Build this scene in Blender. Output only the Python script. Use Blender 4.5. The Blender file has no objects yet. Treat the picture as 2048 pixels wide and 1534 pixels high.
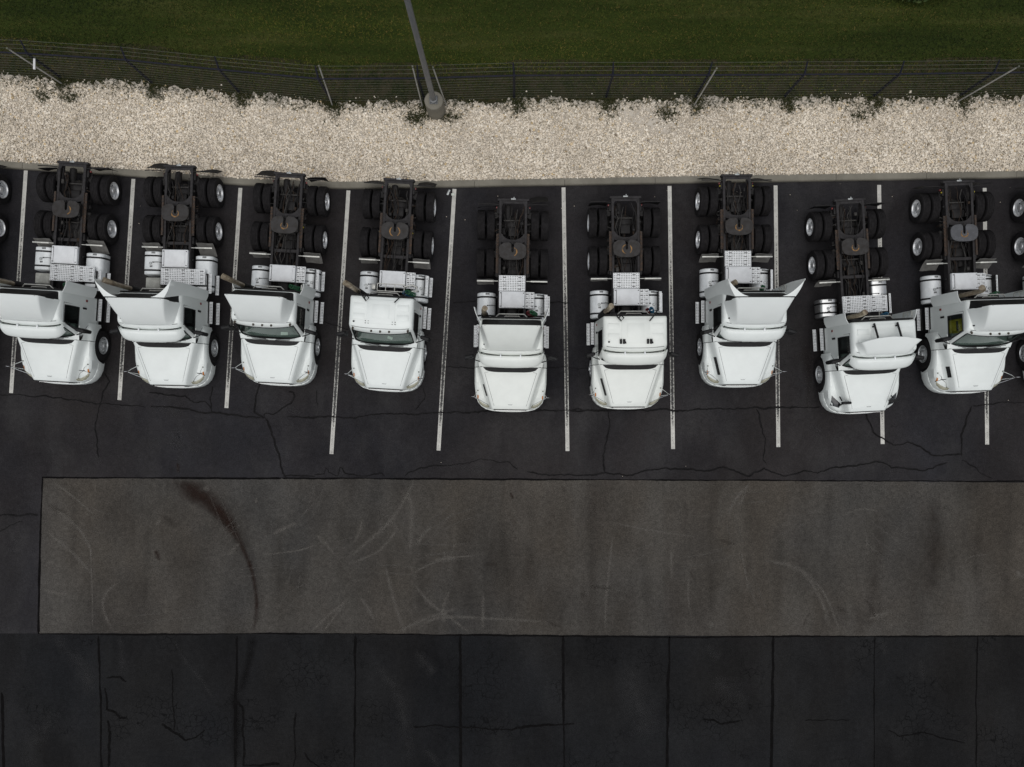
import bpy, bmesh, math, random
import numpy as np
from mathutils import Vector, Matrix
random.seed(7); np.random.seed(7)
R = math.radians
S = bpy.context.scene
COL = S.collection

# ------------------------------------------------------------------ camera
CAM_H, FPX = 27.0, 1550.0
TILT = math.atan(28 / FPX)
cam_d = bpy.data.cameras.new('camera'); cam = bpy.data.objects.new('camera', cam_d); COL.objects.link(cam)
cam.location = (0, 0, CAM_H); cam.rotation_euler = (TILT, 0, 0)
cam_d.sensor_width = 36.0; cam_d.lens = FPX / 2048 * 36.0; cam_d.clip_end = 5000
S.camera = cam

# ------------------------------------------------------------------ sky, sun, exposure
SUN_EL, SUN_AZ = R(76), R(190)
W = bpy.data.worlds.new('World'); S.world = W; W.use_nodes = True
wn, wl = W.node_tree.nodes, W.node_tree.links
wn.clear()
sky = wn.new('ShaderNodeTexSky'); sky.sky_type = 'NISHITA'; sky.sun_disc = False
sky.sun_elevation = SUN_EL; sky.sun_rotation = SUN_AZ
sky.air_density = 1.0; sky.dust_density = 1.5; sky.ozone_density = 1.0
hs = wn.new('ShaderNodeHueSaturation'); hs.inputs['Saturation'].default_value = 0.22     # an overcast sky
bg = wn.new('ShaderNodeBackground'); bg.inputs['Strength'].default_value = 0.088
wo = wn.new('ShaderNodeOutputWorld')
wl.new(sky.outputs[0], hs.inputs['Color']); wl.new(hs.outputs[0], bg.inputs['Color']); wl.new(bg.outputs[0], wo.inputs['Surface'])
sun_d = bpy.data.lights.new('sun', 'SUN'); sun_d.energy = 1.4; sun_d.angle = R(75); sun_d.color = (1.0, 0.98, 0.95)
sun = bpy.data.objects.new('sun', sun_d); COL.objects.link(sun); sun.location = (0, 0, 60)
sd = Vector((math.sin(SUN_AZ) * math.cos(SUN_EL), math.cos(SUN_AZ) * math.cos(SUN_EL), math.sin(SUN_EL)))
sun.rotation_euler = sd.to_track_quat('Z', 'Y').to_euler()
S.view_settings.view_transform = 'Standard'; S.view_settings.look = 'None'
S.view_settings.gamma = 1.0; S.view_settings.use_curve_mapping = False
S.view_settings.exposure = 0.08
S.render.engine = 'CYCLES'

# ------------------------------------------------------------------ helpers
def G(u, v, z=0.0):
    """survey: the point at height z that lies on the photograph's pixel (u, v)"""
    dx, dy = (u - 1024) / FPX, -(v - 767) / FPX
    y = dy * math.cos(TILT) + math.sin(TILT); zz = dy * math.sin(TILT) - math.cos(TILT)
    t = (z - CAM_H) / zz
    return (dx * t, y * t)

def lerp(a, b, t): return a + (b - a) * t
def interp(x, pts):
    if x <= pts[0][0]: return pts[0][1]
    for (x0, y0), (x1, y1) in zip(pts, pts[1:]):
        if x <= x1: return y0 + (y1 - y0) * (x - x0) / (x1 - x0)
    return pts[-1][1]

class MB:
    def __init__(s): s.v, s.f, s.m, s.cur, s.uv = [], [], [], 0, None
    def mat(s, i): s.cur = i; return s
    def face(s, idx): s.f.append(tuple(idx)); s.m.append(s.cur)
    def poly(s, pts): b = len(s.v); s.v += [tuple(p) for p in pts]; s.face(range(b, b + len(pts))); return s
    def box(s, c, d, M=None):
        x, y, z = c; a, b, h = d[0] / 2, d[1] / 2, d[2] / 2
        o = len(s.v)
        for k in range(8):
            p = Vector(((a if k & 1 else -a), (b if k & 2 else -b), (h if k & 4 else -h)))
            if M: p = M @ p
            s.v.append((x + p.x, y + p.y, z + p.z))
        for q in ((0, 2, 3, 1), (4, 5, 7, 6), (0, 1, 5, 4), (2, 6, 7, 3), (0, 4, 6, 2), (1, 3, 7, 5)):
            s.face([o + i for i in q])
        return s
    def bx(s, x0, x1, y0, y1, z0, z1): return s.box(((x0 + x1) / 2, (y0 + y1) / 2, (z0 + z1) / 2), (abs(x1 - x0), abs(y1 - y0), abs(z1 - z0)))
    def rbox(s, c, d, b=0.02, seg=2, M=None):
        bm = bmesh.new(); bmesh.ops.create_cube(bm, size=1.0)
        for v in bm.verts: v.co = Vector((v.co.x * d[0], v.co.y * d[1], v.co.z * d[2]))
        bmesh.ops.bevel(bm, geom=list(bm.edges), offset=min(b, min(d) * .49), segments=seg, affect='EDGES', profile=.5)
        if M: bmesh.ops.transform(bm, matrix=M.to_4x4(), verts=bm.verts)
        o = len(s.v); bm.verts.index_update()
        for v in bm.verts: s.v.append((v.co.x + c[0], v.co.y + c[1], v.co.z + c[2]))
        for f in bm.faces: s.face([o + v.index for v in f.verts])
        bm.free(); return s
    def tube(s, pts, r, n=8, closed=False):
        pts = [Vector(p) for p in pts]; L = len(pts); rings = []
        rr = r if isinstance(r, (list, tuple)) else [r] * L
        prev = None
        for i, p in enumerate(pts):
            if closed: t = (pts[(i + 1) % L] - pts[i - 1]).normalized()
            else: t = (pts[min(i + 1, L - 1)] - pts[max(i - 1, 0)]).normalized()
            if prev is None:
                a = Vector((0, 0, 1)) if abs(t.z) < .9 else Vector((1, 0, 0))
                u = t.cross(a).normalized()
            else: u = (prev - t * prev.dot(t)).normalized()
            prev = u; w = t.cross(u)
            o = len(s.v); rings.append(o)
            for k in range(n):
                a = 2 * math.pi * k / n; q = p + (u * math.cos(a) + w * math.sin(a)) * rr[i]; s.v.append(tuple(q))
        for i in range(L if closed else L - 1):
            A, B = rings[i], rings[(i + 1) % L]
            for k in range(n): s.face((A + k, A + (k + 1) % n, B + (k + 1) % n, B + k))
        if not closed:
            s.face([rings[0] + k for k in reversed(range(n))]); s.face([rings[-1] + k for k in range(n)])
        return s
    def lathe(s, prof, axis='z', c=(0, 0, 0), n=24):
        rings = []
        for r, h in prof:
            o = len(s.v); rings.append(o)
            for k in range(n):
                a = 2 * math.pi * k / n; p, q = r * math.cos(a), r * math.sin(a)
                P = {'z': (p, q, h), 'x': (h, p, q), 'y': (q, h, p)}[axis]
                s.v.append((P[0] + c[0], P[1] + c[1], P[2] + c[2]))
        for A, B in zip(rings, rings[1:]):
            for k in range(n): s.face((A + k, A + (k + 1) % n, B + (k + 1) % n, B + k))
        if prof[0][0] > 1e-4: s.face([rings[0] + k for k in reversed(range(n))])
        if prof[-1][0] > 1e-4: s.face([rings[-1] + k for k in range(n)])
        return s
    def grid(s, rows, closed=False, skip=None):
        o = len(s.v); n = len(rows[0])
        for r in rows: s.v += [tuple(p) for p in r]
        for i in range(len(rows) - 1):
            for j in range(n if closed else n - 1):
                if skip and skip(i, j): continue
                k = (j + 1) % n
                s.face((o + i * n + j, o + i * n + k, o + (i + 1) * n + k, o + (i + 1) * n + j))
        return s
    def prism(s, poly, z0, z1):
        n = len(poly); o = len(s.v)
        s.v += [(x, y, z0) for x, y in poly] + [(x, y, z1) for x, y in poly]
        s.face([o + k for k in reversed(range(n))]); s.face([o + n + k for k in range(n)])
        for k in range(n): s.face((o + k, o + (k + 1) % n, o + n + (k + 1) % n, o + n + k))
        return s
    def mesh(s, name, mats, solid=0, sharp=38, smooth=True):
        me = bpy.data.meshes.new(name); me.from_pydata(s.v, [], s.f)
        for m in (mats if isinstance(mats, (list, tuple)) else [mats]): me.materials.append(m)
        me.polygons.foreach_set('material_index', s.m)
        bm = bmesh.new(); bm.from_mesh(me)
        bmesh.ops.delete(bm, geom=[v for v in bm.verts if not v.link_faces], context='VERTS'); bmesh.ops.remove_doubles(bm, verts=bm.verts, dist=1e-5)
        bmesh.ops.recalc_face_normals(bm, faces=bm.faces)
        if solid: bmesh.ops.solidify(bm, geom=list(bm.faces), thickness=solid)
        bm.to_mesh(me); bm.free()
        if smooth:
            me.shade_smooth(); me.set_sharp_from_angle(angle=R(sharp))
        me.update(); return me

CACHE = {}
def cached(key, fn):
    if key not in CACHE: CACHE[key] = fn()
    return CACHE[key]
def obj(name, me, parent=None, loc=(0, 0, 0), rot=(0, 0, 0), label=None):
    o = bpy.data.objects.new(name, me); COL.objects.link(o)
    o.location = loc; o.rotation_euler = rot
    if parent: o.parent = parent
    if label: o['label'] = label
    if name in ('grip_strip', 'hand_holes', 'roof_bolts', 'mirror_foot', 'dash_papers', 'box_latch', 'cab_back', 'air_hose', 'air_lines'): o['kind'] = 'stuff'
    return o
def tag(o, label=None, cat=None, group=None, kind=None):
    if label: o['label'] = label
    if cat: o['category'] = cat
    if group: o['group'] = group
    if kind: o['kind'] = kind
    return o

# ------------------------------------------------------------------ materials
def new_mat(name):
    m = bpy.data.materials.new(name); m.use_nodes = True
    return m, m.node_tree.nodes, m.node_tree.links, m.node_tree.nodes['Principled BSDF']
def simple(name, col, rough=.5, metal=0, coat=0, var=0.0, scale=6.0, bump=0.0, bscale=40.0, col2=None, mix=(.45, .62), spec=.5):
    m, N, L, P = new_mat(name)
    P.inputs['Roughness'].default_value = rough; P.inputs['Metallic'].default_value = metal
    P.inputs['Coat Weight'].default_value = coat; P.inputs['Coat Roughness'].default_value = .12
    P.inputs['Specular IOR Level'].default_value = spec
    P.inputs['Base Color'].default_value = (*col, 1)
    if var or col2:
        tc = N.new('ShaderNodeTexCoord'); oi = N.new('ShaderNodeObjectInfo')
        mp = N.new('ShaderNodeVectorMath'); mp.operation = 'ADD'
        sc = N.new('ShaderNodeVectorMath'); sc.operation = 'SCALE'; sc.inputs['Scale'].default_value = 60
        L.new(oi.outputs['Random'], sc.inputs[0]); L.new(tc.outputs['Object'], mp.inputs[0]); L.new(sc.outputs[0], mp.inputs[1])
        nz = N.new('ShaderNodeTexNoise'); nz.inputs['Scale'].default_value = scale; nz.inputs['Detail'].default_value = 7; nz.inputs['Roughness'].default_value = .65
        L.new(mp.outputs[0], nz.inputs['Vector'])
        rp = N.new('ShaderNodeValToRGB')
        c2 = col2 or tuple(c * (1 - var) for c in col)
        rp.color_ramp.elements[0].position = mix[0]; rp.color_ramp.elements[0].color = (*c2, 1)
        rp.color_ramp.elements[1].position = mix[1]; rp.color_ramp.elements[1].color = (*col, 1)
        L.new(nz.outputs['Fac'], rp.inputs[0]); L.new(rp.outputs[0], P.inputs['Base Color'])
    if bump:
        tc2 = N.new('ShaderNodeTexCoord'); n2 = N.new('ShaderNodeTexNoise'); n2.inputs['Scale'].default_value = bscale; n2.inputs['Detail'].default_value = 4
        L.new(tc2.outputs['Object'], n2.inputs['Vector'])
        b = N.new('ShaderNodeBump'); b.inputs['Strength'].default_value = bump; b.inputs['Distance'].default_value = .02
        L.new(n2.outputs['Fac'], b.inputs['Height']); L.new(b.outputs[0], P.inputs['Normal'])
    return m

M = {}
M['paint'] = simple('white_paint', (.775, .815, .795), .32, coat=.35, var=.07, scale=2.2, mix=(.3, .65))
M['paint2'] = simple('white_paint_cream', (.775, .805, .765), .34, coat=.3, var=.07, scale=2.2, mix=(.3, .65))
M['fair'] = simple('white_fibreglass', (.775, .81, .795), .42, coat=.1, var=.05, scale=1.6, mix=(.3, .7))
M['black'] = simple('black_plastic', (.014, .014, .015), .55, spec=.25, var=.4, scale=8)
M['rubber'] = simple('tyre_rubber', (.0205, .0190, .0200), .85, spec=.15, var=.35, scale=9, bump=.3, bscale=60)
M['frame'] = simple('chassis_black', (.022, .0205, .0205), .6, spec=.2, scale=7, col2=(.012, .0115, .0118), mix=(.35, .65))
M['rail'] = simple('frame_rail_grey', (.038, .0355, .0375), .6, spec=.18, scale=7, col2=(.020, .0188, .0190), mix=(.35, .65))
M['rust'] = simple('rusty_steel', (.075, .045, .028), .85, scale=14, col2=(.030, .026, .024), mix=(.4, .62))
M['grease'] = simple('greased_steel', (.036, .034, .034), .5, scale=6, spec=.25, col2=(.022, .019, .017), mix=(.4, .6))
M['greaseblue'] = simple('bare_steel_plate', (.085, .088, .098), .5, var=.3, scale=9)
M['ring'] = simple('orange_grease', (.26, .13, .03), .6, col2=(.05, .035, .02), scale=12, mix=(.4, .55))
M['alu'] = simple('polished_aluminium', (.80, .81, .82), .30, metal=.55, var=.12, scale=5)
M['steelwheel'] = simple('silver_wheel', (.66, .68, .69), .3, metal=.5, var=.15, scale=6)
M['tank'] = simple('tank_white_metal', (.77, .80, .81), .33, metal=.08, var=.12, scale=4, coat=.1)
M['tankalu'] = simple('tank_aluminium', (.68, .69, .69), .28, metal=.9, var=.1, scale=4)
M['boxw'] = simple('white_box_lid', (.84, .86, .875), .4, var=.12, scale=3.5, mix=(.35, .6))
M['plate'] = simple('perforated_plate_grey', (.84, .86, .87), .45, metal=.15, var=.15, scale=10)
M['flap'] = simple('grey_mudflap', (.17, .165, .155), .7, col2=(.10, .097, .09), scale=6, mix=(.35, .65))
M['flapb'] = simple('black_mudflap', (.016, .016, .017), .7, spec=.15, var=.4, scale=7)
M['chrome'] = simple('chrome', (.78, .78, .78), .16, metal=1)
M['bar'] = simple('bright_bar', (.60, .60, .56), .35, metal=.4, var=.2, scale=12)
M['rodgrey'] = simple('dusty_steel', (.055, .052, .049), .6, var=.4, scale=9, spec=.2)
M['rustdark'] = simple('dirty_brown_steel', (.050, .034, .024), .85, spec=.1, col2=(.018, .015, .014), scale=9, mix=(.35, .65))
M['beige'] = simple('beige_box', (.42, .42, .38), .55, var=.25, scale=7)
M['stack'] = simple('heat_tinted_pipe', (.46, .40, .29), .42, metal=.4, col2=(.15, .105, .075), scale=5, mix=(.35, .65))
M['lens'] = simple('headlight_lens', (.42, .41, .31), .12, coat=.6, var=.3, scale=20)
M['lensd'] = simple('dark_headlight', (.03, .032, .036), .15, coat=.6, var=.3, scale=20)
M['amber'] = simple('amber_lens', (.62, .20, .02), .25, coat=.4, var=.2, scale=20)
M['markd'] = simple('marker_light', (.05, .035, .02), .3, coat=.5, var=.2, scale=20)
M['red'] = simple('red_lens', (.20, .016, .014), .3, coat=.4, var=.2, scale=20)
M['badge'] = simple('badge_grey', (.40, .42, .42), .35, metal=.5, var=.2)
M['seat'] = simple('seat_cloth', (.05, .05, .055), .9, var=.3, scale=10)
M['dash'] = simple('dash_plastic', (.16, .18, .17), .7, var=.2, scale=6)
M['paper'] = simple('paper', (.62, .66, .60), .8, var=.1)
M['yellow'] = simple('yellow_plastic', (.34, .27, .02), .5, var=.25, scale=8)
M['hosegreen'] = simple('green_hose', (.012, .11, .04), .45, var=.2)
M['hoseblue'] = simple('blue_hose', (.01, .10, .19), .45, var=.2)
M['hosered'] = simple('red_hose', (.13, .012, .015), .45, var=.2)
M['decal'] = simple('printed_label', (.30, .31, .31), .6, scale=70, col2=(.07, .07, .07), mix=(.49, .51))
M['concrete'] = simple('concrete', (.235, .220, .183), .9, spec=.15, col2=(.165, .153, .126), scale=1.6, mix=(.3, .7), bump=.25, bscale=50)
M['lampgrey'] = simple('galvanised_pole', (.19, .195, .20), .5, metal=.3, var=.15, scale=3)
M['fencedark'] = simple('black_coated_post', (.018, .019, .030), .6, spec=.15, var=.25, scale=8)
M['palepole'] = simple('pale_pole', (.40, .39, .36), .6, var=.25, scale=5)
M['mesh'] = simple('dark_woven_wire', (.040, .044, .028), .6, spec=.1, var=.3, scale=4)
M['wire'] = simple('fence_wire', (.17, .175, .14), .5, metal=.3, var=.3, scale=4)
M['signw'] = simple('white_sign', (.72, .72, .72), .5, var=.1)

def glass_mat(name, tint, ior=1.5):
    m, N, L, P = new_mat(name); N.remove(P)
    tr = N.new('ShaderNodeBsdfTransparent'); tr.inputs[0].default_value = (*tint, 1)
    gl = N.new('ShaderNodeBsdfGlossy'); gl.inputs['Roughness'].default_value = .03
    lw = N.new('ShaderNodeLayerWeight'); lw.inputs['Blend'].default_value = .5
    pw = N.new('ShaderNodeMath'); pw.operation = 'POWER'; pw.inputs[1].default_value = 5; L.new(lw.outputs['Facing'], pw.inputs[0])
    fr = N.new('ShaderNodeMath'); fr.operation = 'MULTIPLY_ADD'; fr.inputs[1].default_value = .94; fr.inputs[2].default_value = ((ior - 1) / (ior + 1)) ** 2; L.new(pw.outputs[0], fr.inputs[0])
    mx = N.new('ShaderNodeMixShader')
    L.new(fr.outputs[0], mx.inputs[0]); L.new(tr.outputs[0], mx.inputs[1]); L.new(gl.outputs[0], mx.inputs[2])
    L.new(mx.outputs[0], N['Material Output'].inputs['Surface'])
    return m
M['glass'] = glass_mat('cab_glass', (.72, .82, .78), 1.7)

def pavement(name, base, dark, light, stain, grain=.35, patch=.35, stretch=1.0, rand=0.0, gs=24.0, crk=0.0):
    """asphalt: broad blotches, long streaks along y, fine aggregate"""
    m, N, L, P = new_mat(name)
    P.inputs['Roughness'].default_value = .95; P.inputs['Specular IOR Level'].default_value = .06
    tc = N.new('ShaderNodeNewGeometry')
    def noise(scale, det, rough, sx=1, sy=1):
        mp = N.new('ShaderNodeMapping'); mp.inputs['Scale'].default_value = (sx, sy, 1)
        L.new(tc.outputs['Position'], mp.inputs['Vector'])
        n = N.new('ShaderNodeTexNoise'); n.inputs['Scale'].default_value = scale; n.inputs['Detail'].default_value = det; n.inputs['Roughness'].default_value = rough
        L.new(mp.outputs[0], n.inputs['Vector']); return n.outputs['Fac']
    def ramp(fac, a, b, ca, cb):
        r = N.new('ShaderNodeValToRGB'); r.color_ramp.elements[0].position = a; r.color_ramp.elements[1].position = b
        r.color_ramp.elements[0].color = (*ca, 1) if len(ca) == 3 else ca; r.color_ramp.elements[1].color = (*cb, 1) if len(cb) == 3 else cb
        L.new(fac, r.inputs[0]); return r.outputs[0]
    def mix(t, f, A, B):
        x = N.new('ShaderNodeMixRGB'); x.blend_type = t
        if isinstance(f, float): x.inputs[0].default_value = f
        else: L.new(f, x.inputs[0])
        L.new(A, x.inputs[1])
        if isinstance(B, tuple): x.inputs[2].default_value = (*B, 1)
        else: L.new(B, x.inputs[2])
        return x.outputs[0]
    c = ramp(noise(.22, 6, .62), .34, .66, dark, base)
    c = mix('MULTIPLY', 1.0, c, ramp(noise(.16, 4, .55, 1.0, .8), .38, .62, (.94, .98, 1.04), (1.05, 1.01, .96)))
    c = mix('MULTIPLY', 1.0, c, ramp(noise(.30, 5, .7, 1.0, .7), .36, .64, (.80,) * 3, (1.20,) * 3))
    st = ramp(noise(.55, 5, .6, 1.0, stretch), .48, .72, (0, 0, 0), (1, 1, 1))
    k = N.new('ShaderNodeMath'); k.operation = 'MULTIPLY'; k.inputs[1].default_value = patch; L.new(st, k.inputs[0])
    c = mix('MIX', k.outputs[0], c, light)
    s2 = ramp(noise(.38, 4, .6, 1.3, stretch * .8), .56, .74, (0, 0, 0), (1, 1, 1))
    k2 = N.new('ShaderNodeMath'); k2.operation = 'MULTIPLY'; k2.inputs[1].default_value = .6; L.new(s2, k2.inputs[0])
    c = mix('MIX', k2.outputs[0], c, stain)
    g1 = ramp(noise(gs, 3, .7), .25, .75, (1 - grain,) * 3, (1 + grain,) * 3)
    c = mix('MULTIPLY', 1.0, c, g1)
    g2 = ramp(noise(gs * .28, 4, .75), .3, .7, (1 - grain * .5,) * 3, (1 + grain * .5,) * 3)
    c = mix('MULTIPLY', 1.0, c, g2)
    sp = ramp(noise(26, 2, .5), .76, .80, (0, 0, 0), (1, 1, 1))
    kk = N.new('ShaderNodeMath'); kk.operation = 'MULTIPLY'; kk.inputs[1].default_value = .25; L.new(sp, kk.inputs[0])
    c = mix('MIX', kk.outputs[0], c, tuple(min(1, 2.2 * x) for x in light))
    if crk:                                                   # fine alligator cracking in scattered areas
        wv = N.new('ShaderNodeTexNoise'); wv.inputs['Scale'].default_value = 3.0; wv.inputs['Detail'].default_value = 3; L.new(tc.outputs['Position'], wv.inputs['Vector'])
        ad = N.new('ShaderNodeVectorMath'); ad.operation = 'MULTIPLY_ADD'; ad.inputs[1].default_value = (.35,) * 3; L.new(wv.outputs['Color'], ad.inputs[0]); L.new(tc.outputs['Position'], ad.inputs[2])
        vo = N.new('ShaderNodeTexVoronoi'); vo.feature = 'DISTANCE_TO_EDGE'; vo.inputs['Scale'].default_value = 4.2; L.new(ad.outputs[0], vo.inputs['Vector'])
        ln = ramp(vo.outputs['Distance'], .012, .05, (1, 1, 1), (0, 0, 0))
        mk = ramp(noise(.45, 3, .55, 1, 1.3), .52, .62, (0, 0, 0), (1, 1, 1))
        q = N.new('ShaderNodeMath'); q.operation = 'MULTIPLY'; L.new(ln, q.inputs[0]); L.new(mk, q.inputs[1])
        q2 = N.new('ShaderNodeMath'); q2.operation = 'MULTIPLY'; q2.inputs[1].default_value = crk; L.new(q.outputs[0], q2.inputs[0])
        c = mix('MIX', q2.outputs[0], c, tuple(x * .35 for x in dark))
    if rand:
        oi = N.new('ShaderNodeObjectInfo'); r = ramp(oi.outputs['Random'], 0, 1, (1 - rand,) * 3, (1 + rand,) * 3)
        c = mix('MULTIPLY', 1.0, c, r)
    L.new(c, P.inputs['Base Color'])
    b = N.new('ShaderNodeBump'); b.inputs['Strength'].default_value = .35; b.inputs['Distance'].default_value = .01
    L.new(noise(gs * .6, 3, .7), b.inputs['Height']); L.new(b.outputs[0], P.inputs['Normal'])
    return m
M['lot'] = pavement('sealed_asphalt', (.0285, .0268, .0284), (.0215, .0202, .0218), (.046, .0445, .0448), (.0185, .0170, .0180), .34, .60, .6, crk=.22)
M['strip'] = pavement('worn_asphalt', (.0640, .0588, .0525), (.0455, .0412, .0366), (.0860, .0805, .0725), (.0400, .0345, .0300), .46, .60, .28)
M['lower'] = pavement('vignetted_old_asphalt', (.0150, .0150, .0155), (.0115, .0115, .0122), (.0220, .0222, .0230), (.0095, .0088, .0090), .34, .60, .45, .12, crk=.8)  # old asphalt, base colour darkened to stand in for the lens vignette
M['tar'] = simple('crack_tar', (.0145, .0138, .0142), .8, var=.4, scale=5, spec=.06)
M['lowcrack'] = simple('dark_crack', (.0088, .0083, .0085), .9, var=.4, scale=6, spec=.03)
M['seam'] = simple('old_joint', (.0075, .0070, .0072), .9, var=.3, scale=5, spec=.03)

def decal(name, col, power=1.0, alpha=.6, scale=5.0, sx=1.0, thr=(.3, .6), rough=.9):
    """a stain or worn paint lying on the ground: soft at its own edge (UV v), broken up by noise"""
    m, N, L, P = new_mat(name)
    P.inputs['Base Color'].default_value = (*col, 1); P.inputs['Roughness'].default_value = rough; P.inputs['Specular IOR Level'].default_value = .05
    uv = N.new('ShaderNodeUVMap'); sep = N.new('ShaderNodeSeparateXYZ'); L.new(uv.outputs[0], sep.inputs[0])
    a = N.new('ShaderNodeMath'); a.operation = 'MULTIPLY_ADD'; a.inputs[1].default_value = 2; a.inputs[2].default_value = -1; L.new(sep.outputs['Y'], a.inputs[0])
    b = N.new('ShaderNodeMath'); b.operation = 'ABSOLUTE'; L.new(a.outputs[0], b.inputs[0])
    c = N.new('ShaderNodeMath'); c.operation = 'SUBTRACT'; c.inputs[0].default_value = 1; L.new(b.outputs[0], c.inputs[1])
    d = N.new('ShaderNodeMath'); d.operation = 'POWER'; d.inputs[1].default_value = power; L.new(c.outputs[0], d.inputs[0])
    g = N.new('ShaderNodeNewGeometry'); n = N.new('ShaderNodeTexNoise'); n.inputs['Scale'].default_value = scale; n.inputs['Detail'].default_value = 6; n.inputs['Roughness'].default_value = .7
    L.new(g.outputs['Position'], n.inputs['Vector'])
    r = N.new('ShaderNodeMapRange'); r.inputs[1].default_value = thr[0]; r.inputs[2].default_value = thr[1]; L.new(n.outputs['Fac'], r.inputs[0])
    e = N.new('ShaderNodeMath'); e.operation = 'MULTIPLY'; L.new(d.outputs[0], e.inputs[0]); L.new(r.outputs[0], e.inputs[1])
    # fade towards both ends along u
    u1 = N.new('ShaderNodeMath'); u1.operation = 'SUBTRACT'; u1.inputs[0].default_value = 1; L.new(sep.outputs['X'], u1.inputs[1])
    u2 = N.new('ShaderNodeMath'); u2.operation = 'MULTIPLY'; L.new(sep.outputs['X'], u2.inputs[0]); L.new(u1.outputs[0], u2.inputs[1])
    u3 = N.new('ShaderNodeMath'); u3.operation = 'MULTIPLY'; u3.inputs[1].default_value = 8; u3.use_clamp = True; L.new(u2.outputs[0], u3.inputs[0])
    e2 = N.new('ShaderNodeMath'); e2.operation = 'MULTIPLY'; L.new(e.outputs[0], e2.inputs[0]); L.new(u3.outputs[0], e2.inputs[1])
    f = N.new('ShaderNodeMath'); f.operation = 'MULTIPLY'; f.inputs[1].default_value = alpha; f.use_clamp = True; L.new(e2.outputs[0], f.inputs[0])
    L.new(f.outputs[0], P.inputs['Alpha'])
    return m
M['oil'] = decal('oil_stain', (.0250, .0150, .0120), 1.2, .80, 2.6, thr=(.10, .65))
M['oildark'] = decal('old_oil_drip', (.0062, .0056, .0056), 1.0, .55, 2.2, thr=(.15, .65))
M['oilsoft'] = decal('oil_stain_faint', (.028, .022, .019), 1.4, .36, 1.6, thr=(.25, .7))
M['rubbermark'] = decal('dark_tyre_mark', (.042, .038, .034), 1.4, .34, 1.1, thr=(.28, .75))
M['scuff'] = decal('pale_tyre_scuff', (.170, .158, .142), 1.3, .72, 9.0, thr=(.30, .75))
M['scufffine'] = decal('faint_tyre_scuff', (.150, .142, .130), 1.2, .34, 7.0, thr=(.30, .75))
M['scuffd'] = decal('pale_mark_on_dark_asphalt', (.056, .055, .056), 1.2, .34, 2.0, thr=(.3, .7))

def line_mat():
    m, N, L, P = new_mat('worn_white_line')
    P.inputs['Roughness'].default_value = .8
    g = N.new('ShaderNodeNewGeometry')
    uv = N.new('ShaderNodeUVMap'); sep = N.new('ShaderNodeSeparateXYZ'); L.new(uv.outputs[0], sep.inputs[0])
    def noise(s, d, r):
        n = N.new('ShaderNodeTexNoise'); n.inputs['Scale'].default_value = s; n.inputs['Detail'].default_value = d; n.inputs['Roughness'].default_value = r
        L.new(g.outputs['Position'], n.inputs['Vector']); return n.outputs['Fac']
    # wear is strongest in the middle of the line and about two thirds of the way out
    a = N.new('ShaderNodeMath'); a.operation = 'SUBTRACT'; a.inputs[1].default_value = .5; L.new(sep.outputs['Y'], a.inputs[0])
    b = N.new('ShaderNodeMath'); b.operation = 'ABSOLUTE'; L.new(a.outputs[0], b.inputs[0])
    cen = N.new('ShaderNodeMapRange'); cen.inputs[1].default_value = .5; cen.inputs[2].default_value = .12; cen.inputs[3].default_value = -.12; cen.inputs[4].default_value = .10; L.new(b.outputs[0], cen.inputs[0])
    cr = N.new('ShaderNodeValToRGB'); cr.color_ramp.elements[0].position = .12; cr.color_ramp.elements[0].color = (.30,) * 3 + (1,)
    e = cr.color_ramp.elements[1]; e.position = .60; e.color = (.60,) * 3 + (1,)
    e = cr.color_ramp.elements.new(.86); e.color = (.52,) * 3 + (1,)
    e = cr.color_ramp.elements.new(.92); e.color = (.34,) * 3 + (1,)
    L.new(sep.outputs['X'], cr.inputs[0])
    n = noise(17, 8, .78)
    s1 = N.new('ShaderNodeMath'); s1.operation = 'ADD'; L.new(cr.outputs[0], s1.inputs[0]); L.new(cen.outputs[0], s1.inputs[1])
    s2 = N.new('ShaderNodeMath'); s2.operation = 'SUBTRACT'; L.new(s1.outputs[0], s2.inputs[0]); L.new(n, s2.inputs[1])
    mr = N.new('ShaderNodeMapRange'); mr.inputs[1].default_value = -.05; mr.inputs[2].default_value = .09; L.new(s2.outputs[0], mr.inputs[0])
    mx = N.new('ShaderNodeMixRGB'); mx.inputs[1].default_value = (.56, .55, .51, 1); mx.inputs[2].default_value = (.042, .041, .041, 1)
    L.new(mr.outputs[0], mx.inputs[0])
    r2 = N.new('ShaderNodeValToRGB'); r2.color_ramp.elements[0].color = (.72,) * 3 + (1,); r2.color_ramp.elements[1].color = (1.1,) * 3 + (1,); r2.color_ramp.elements[0].position = .3; r2.color_ramp.elements[1].position = .7
    L.new(noise(3.5, 5, .6), r2.inputs[0])
    m2 = N.new('ShaderNodeMixRGB'); m2.blend_type = 'MULTIPLY'; m2.inputs[0].default_value = 1; L.new(mx.outputs[0], m2.inputs[1]); L.new(r2.outputs[0], m2.inputs[2])
    L.new(m2.outputs[0], P.inputs['Base Color'])
    return m
M['line'] = line_mat()

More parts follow.
